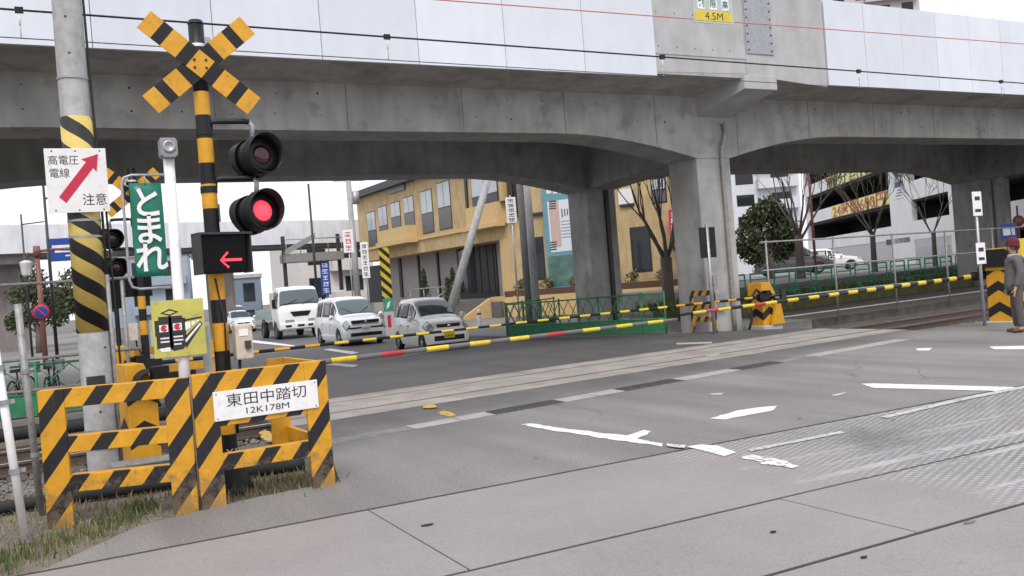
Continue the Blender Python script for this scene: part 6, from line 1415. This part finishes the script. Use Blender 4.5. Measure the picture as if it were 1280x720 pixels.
def hand(vs_, es, w, sg):
    base = len(vs_); x, y, z = vs_[w][:3]; vs_.append((x+.015,y,z-.06,(.018,.034))); es.append((w, base))
    for k, (dy, L) in enumerate(((-.03,.07),(-.01,.082),(.01,.078),(.028,.062))):
        i = len(vs_); vs_ += [(x+.02,y+dy,z-.095,.0095),(x+.032,y+dy,z-.095-L*.5,.0088),(x+.028,y+dy,z-.095-L,.0075)]; es += [(base,i),(i,i+1),(i+1,i+2)]
    i = len(vs_); vs_ += [(x+.045,y-sg*.02,z-.055,.011),(x+.065,y-sg*.022,z-.09,.0095)]; es += [(base,i),(i,i+1)]
hand(B, Ed, 12, 1); hand(B, Ed, 16, -1)
skin_mesh('body', B, Ed, M['skin'], PE)
jk = mat('grey_jacket', (.115,.11,.115), .9, var=.2, scale=20, bump=.4, bscale=120); tr_ = mat('taupe_trousers', (.10,.085,.08), .9, var=.2, scale=14)
Jv = [(0,0,.74,(.225,.205)),(0,0,.92,(.215,.19)),(-.01,0,1.12,(.20,.165)),(-.015,0,1.28,(.20,.16)),(-.01,0,1.39,(.12,.11)),(.0,0,1.45,.075),(0,.18,1.36,.085),(-.03,.24,1.12,.07),(.05,.235,.91,.055),(.07,.23,.86,.05),(0,-.18,1.36,.085),(-.03,-.24,1.12,.07),(.07,-.23,.92,.055),(.09,-.225,.87,.05)]
skin_mesh('jacket', Jv, [(0,1),(1,2),(2,3),(3,4),(4,5),(4,6),(6,7),(7,8),(8,9),(4,10),(10,11),(11,12),(12,13)], jk, PE)
Tv = [(0,0,.92,(.13,.12)),(0,.09,.80,.095),(.01,.095,.48,.08),(-.02,.10,.09,.068),(0,-.09,.80,.095),(.02,-.095,.48,.08),(0,-.10,.09,.068)]
skin_mesh('trousers', Tv, [(0,1),(1,2),(2,3),(0,4),(4,5),(5,6)], tr_, PE)
for sg, dx in ((1,0),(-1,.02)):
    skin_mesh('shoe', [(-.05+dx,.10*sg,.045,(.05,.045)),(.06+dx,.11*sg,.045,(.048,.04)),(.17+dx,.118*sg,.035,(.042,.032))], [(0,1),(1,2)], mat('brown_shoe', (.07,.03,.025), .5), PE)
mb = MB(); mb.lathe([(-.035,.108),(.0,.116),(.04,.116),(.09,.10),(.125,.065),(.14,.0)], (.005,0,1.635), (-.15,0,1), 20); ht = mb.build('hat', mat('burgundy_knit', (.12,.015,.03), .95, var=.3, scale=60, bump=.5, bscale=150), PE)
mb = MB(); mb.lathe([(-.04,.112),(-.035,.121),(.0,.122),(.005,.115)], (.005,0,1.635), (-.15,0,1), 20); mb.build('brim', mat('burgundy_knit', (0,0,0)), ht)
mb = MB(); mb.lathe([(0,.10),(.03,.115),(.07,.10),(.08,.07)], (0,0,1.38), (0,0,1), 16); mb.build('collar', mat('pale_scarf', (.34,.33,.33), .9), PE)
mb = MB(); mb.lathe([(0,.0),(.004,.013),(.014,.015),(.022,.008),(.024,0)], (.118,0,1.555), (.9,0,-.3), 10); mb.build('nose', M['skin'], PE)
for sg in (1,-1):
    mb = MB(); mb.lathe([(0,.0),(.002,.010),(.005,.008),(.006,0)], (.105,sg*.034,1.592), (1,0,0), 10); mb.build('eye', M['ink'], PE)
    mb = MB(); mb.lathe([(-.008,.0),(-.008,.02),(.004,.024),(.01,.012)], (.02,sg*.088,1.57), (0,sg,0), 10); mb.build('ear', M['skin'], PE)
mb = MB(); mb.cbox((.106,0,1.518), .012, .042, .007); mb.build('mouth', mat('lips', (.3,.1,.09), .5), PE)
mb = MB(); mb.lathe([(-.05,.075),(-.02,.10),(.05,.105)], (-.01,0,1.58), (0,0,1), 16); mb.build('hair', mat('dark_hair', (.03,.025,.022), .6), PE)

# ================================================================== SMALL LITTER ON THE ROAD
for k, (px, py, s_) in enumerate(((534,659,.045),(670,574,.025),(1212,656,.045),(966,668,.03),(1118,526,.03),(1000,524,.03),(1080,700,.025))):
    p = GR(px, py); rng = random.Random(k); mb = MB(); n = 7
    mb.prism([(math.cos(2*math.pi*i/n)*s_*rng.uniform(.5,1.2), math.sin(2*math.pi*i/n)*s_*.5*rng.uniform(.5,1.2)) for i in range(n)], lambda u,v,w:(u,v,w), .0, .007)
    o = mb.build('pebble', M['stone'] if k % 3 else M['rubber'], None, loc=(p.x, p.y, .013)); tag(o, 'small loose fragment lying on the crossing surface', 'debris', 'loose fragments on the road')

# pieces too small to pick apart stay joined
SMALL_JOINED = ('screws','bolts','clamps','rim_slots','insulators','print_bar','spokes','wipers','plate_digits','print_stroke','step_bolt_holes')
for o in scn.objects:
    if o.type == 'MESH' and o.name.split('.')[0] in SMALL_JOINED: o['kind'] = 'stuff'
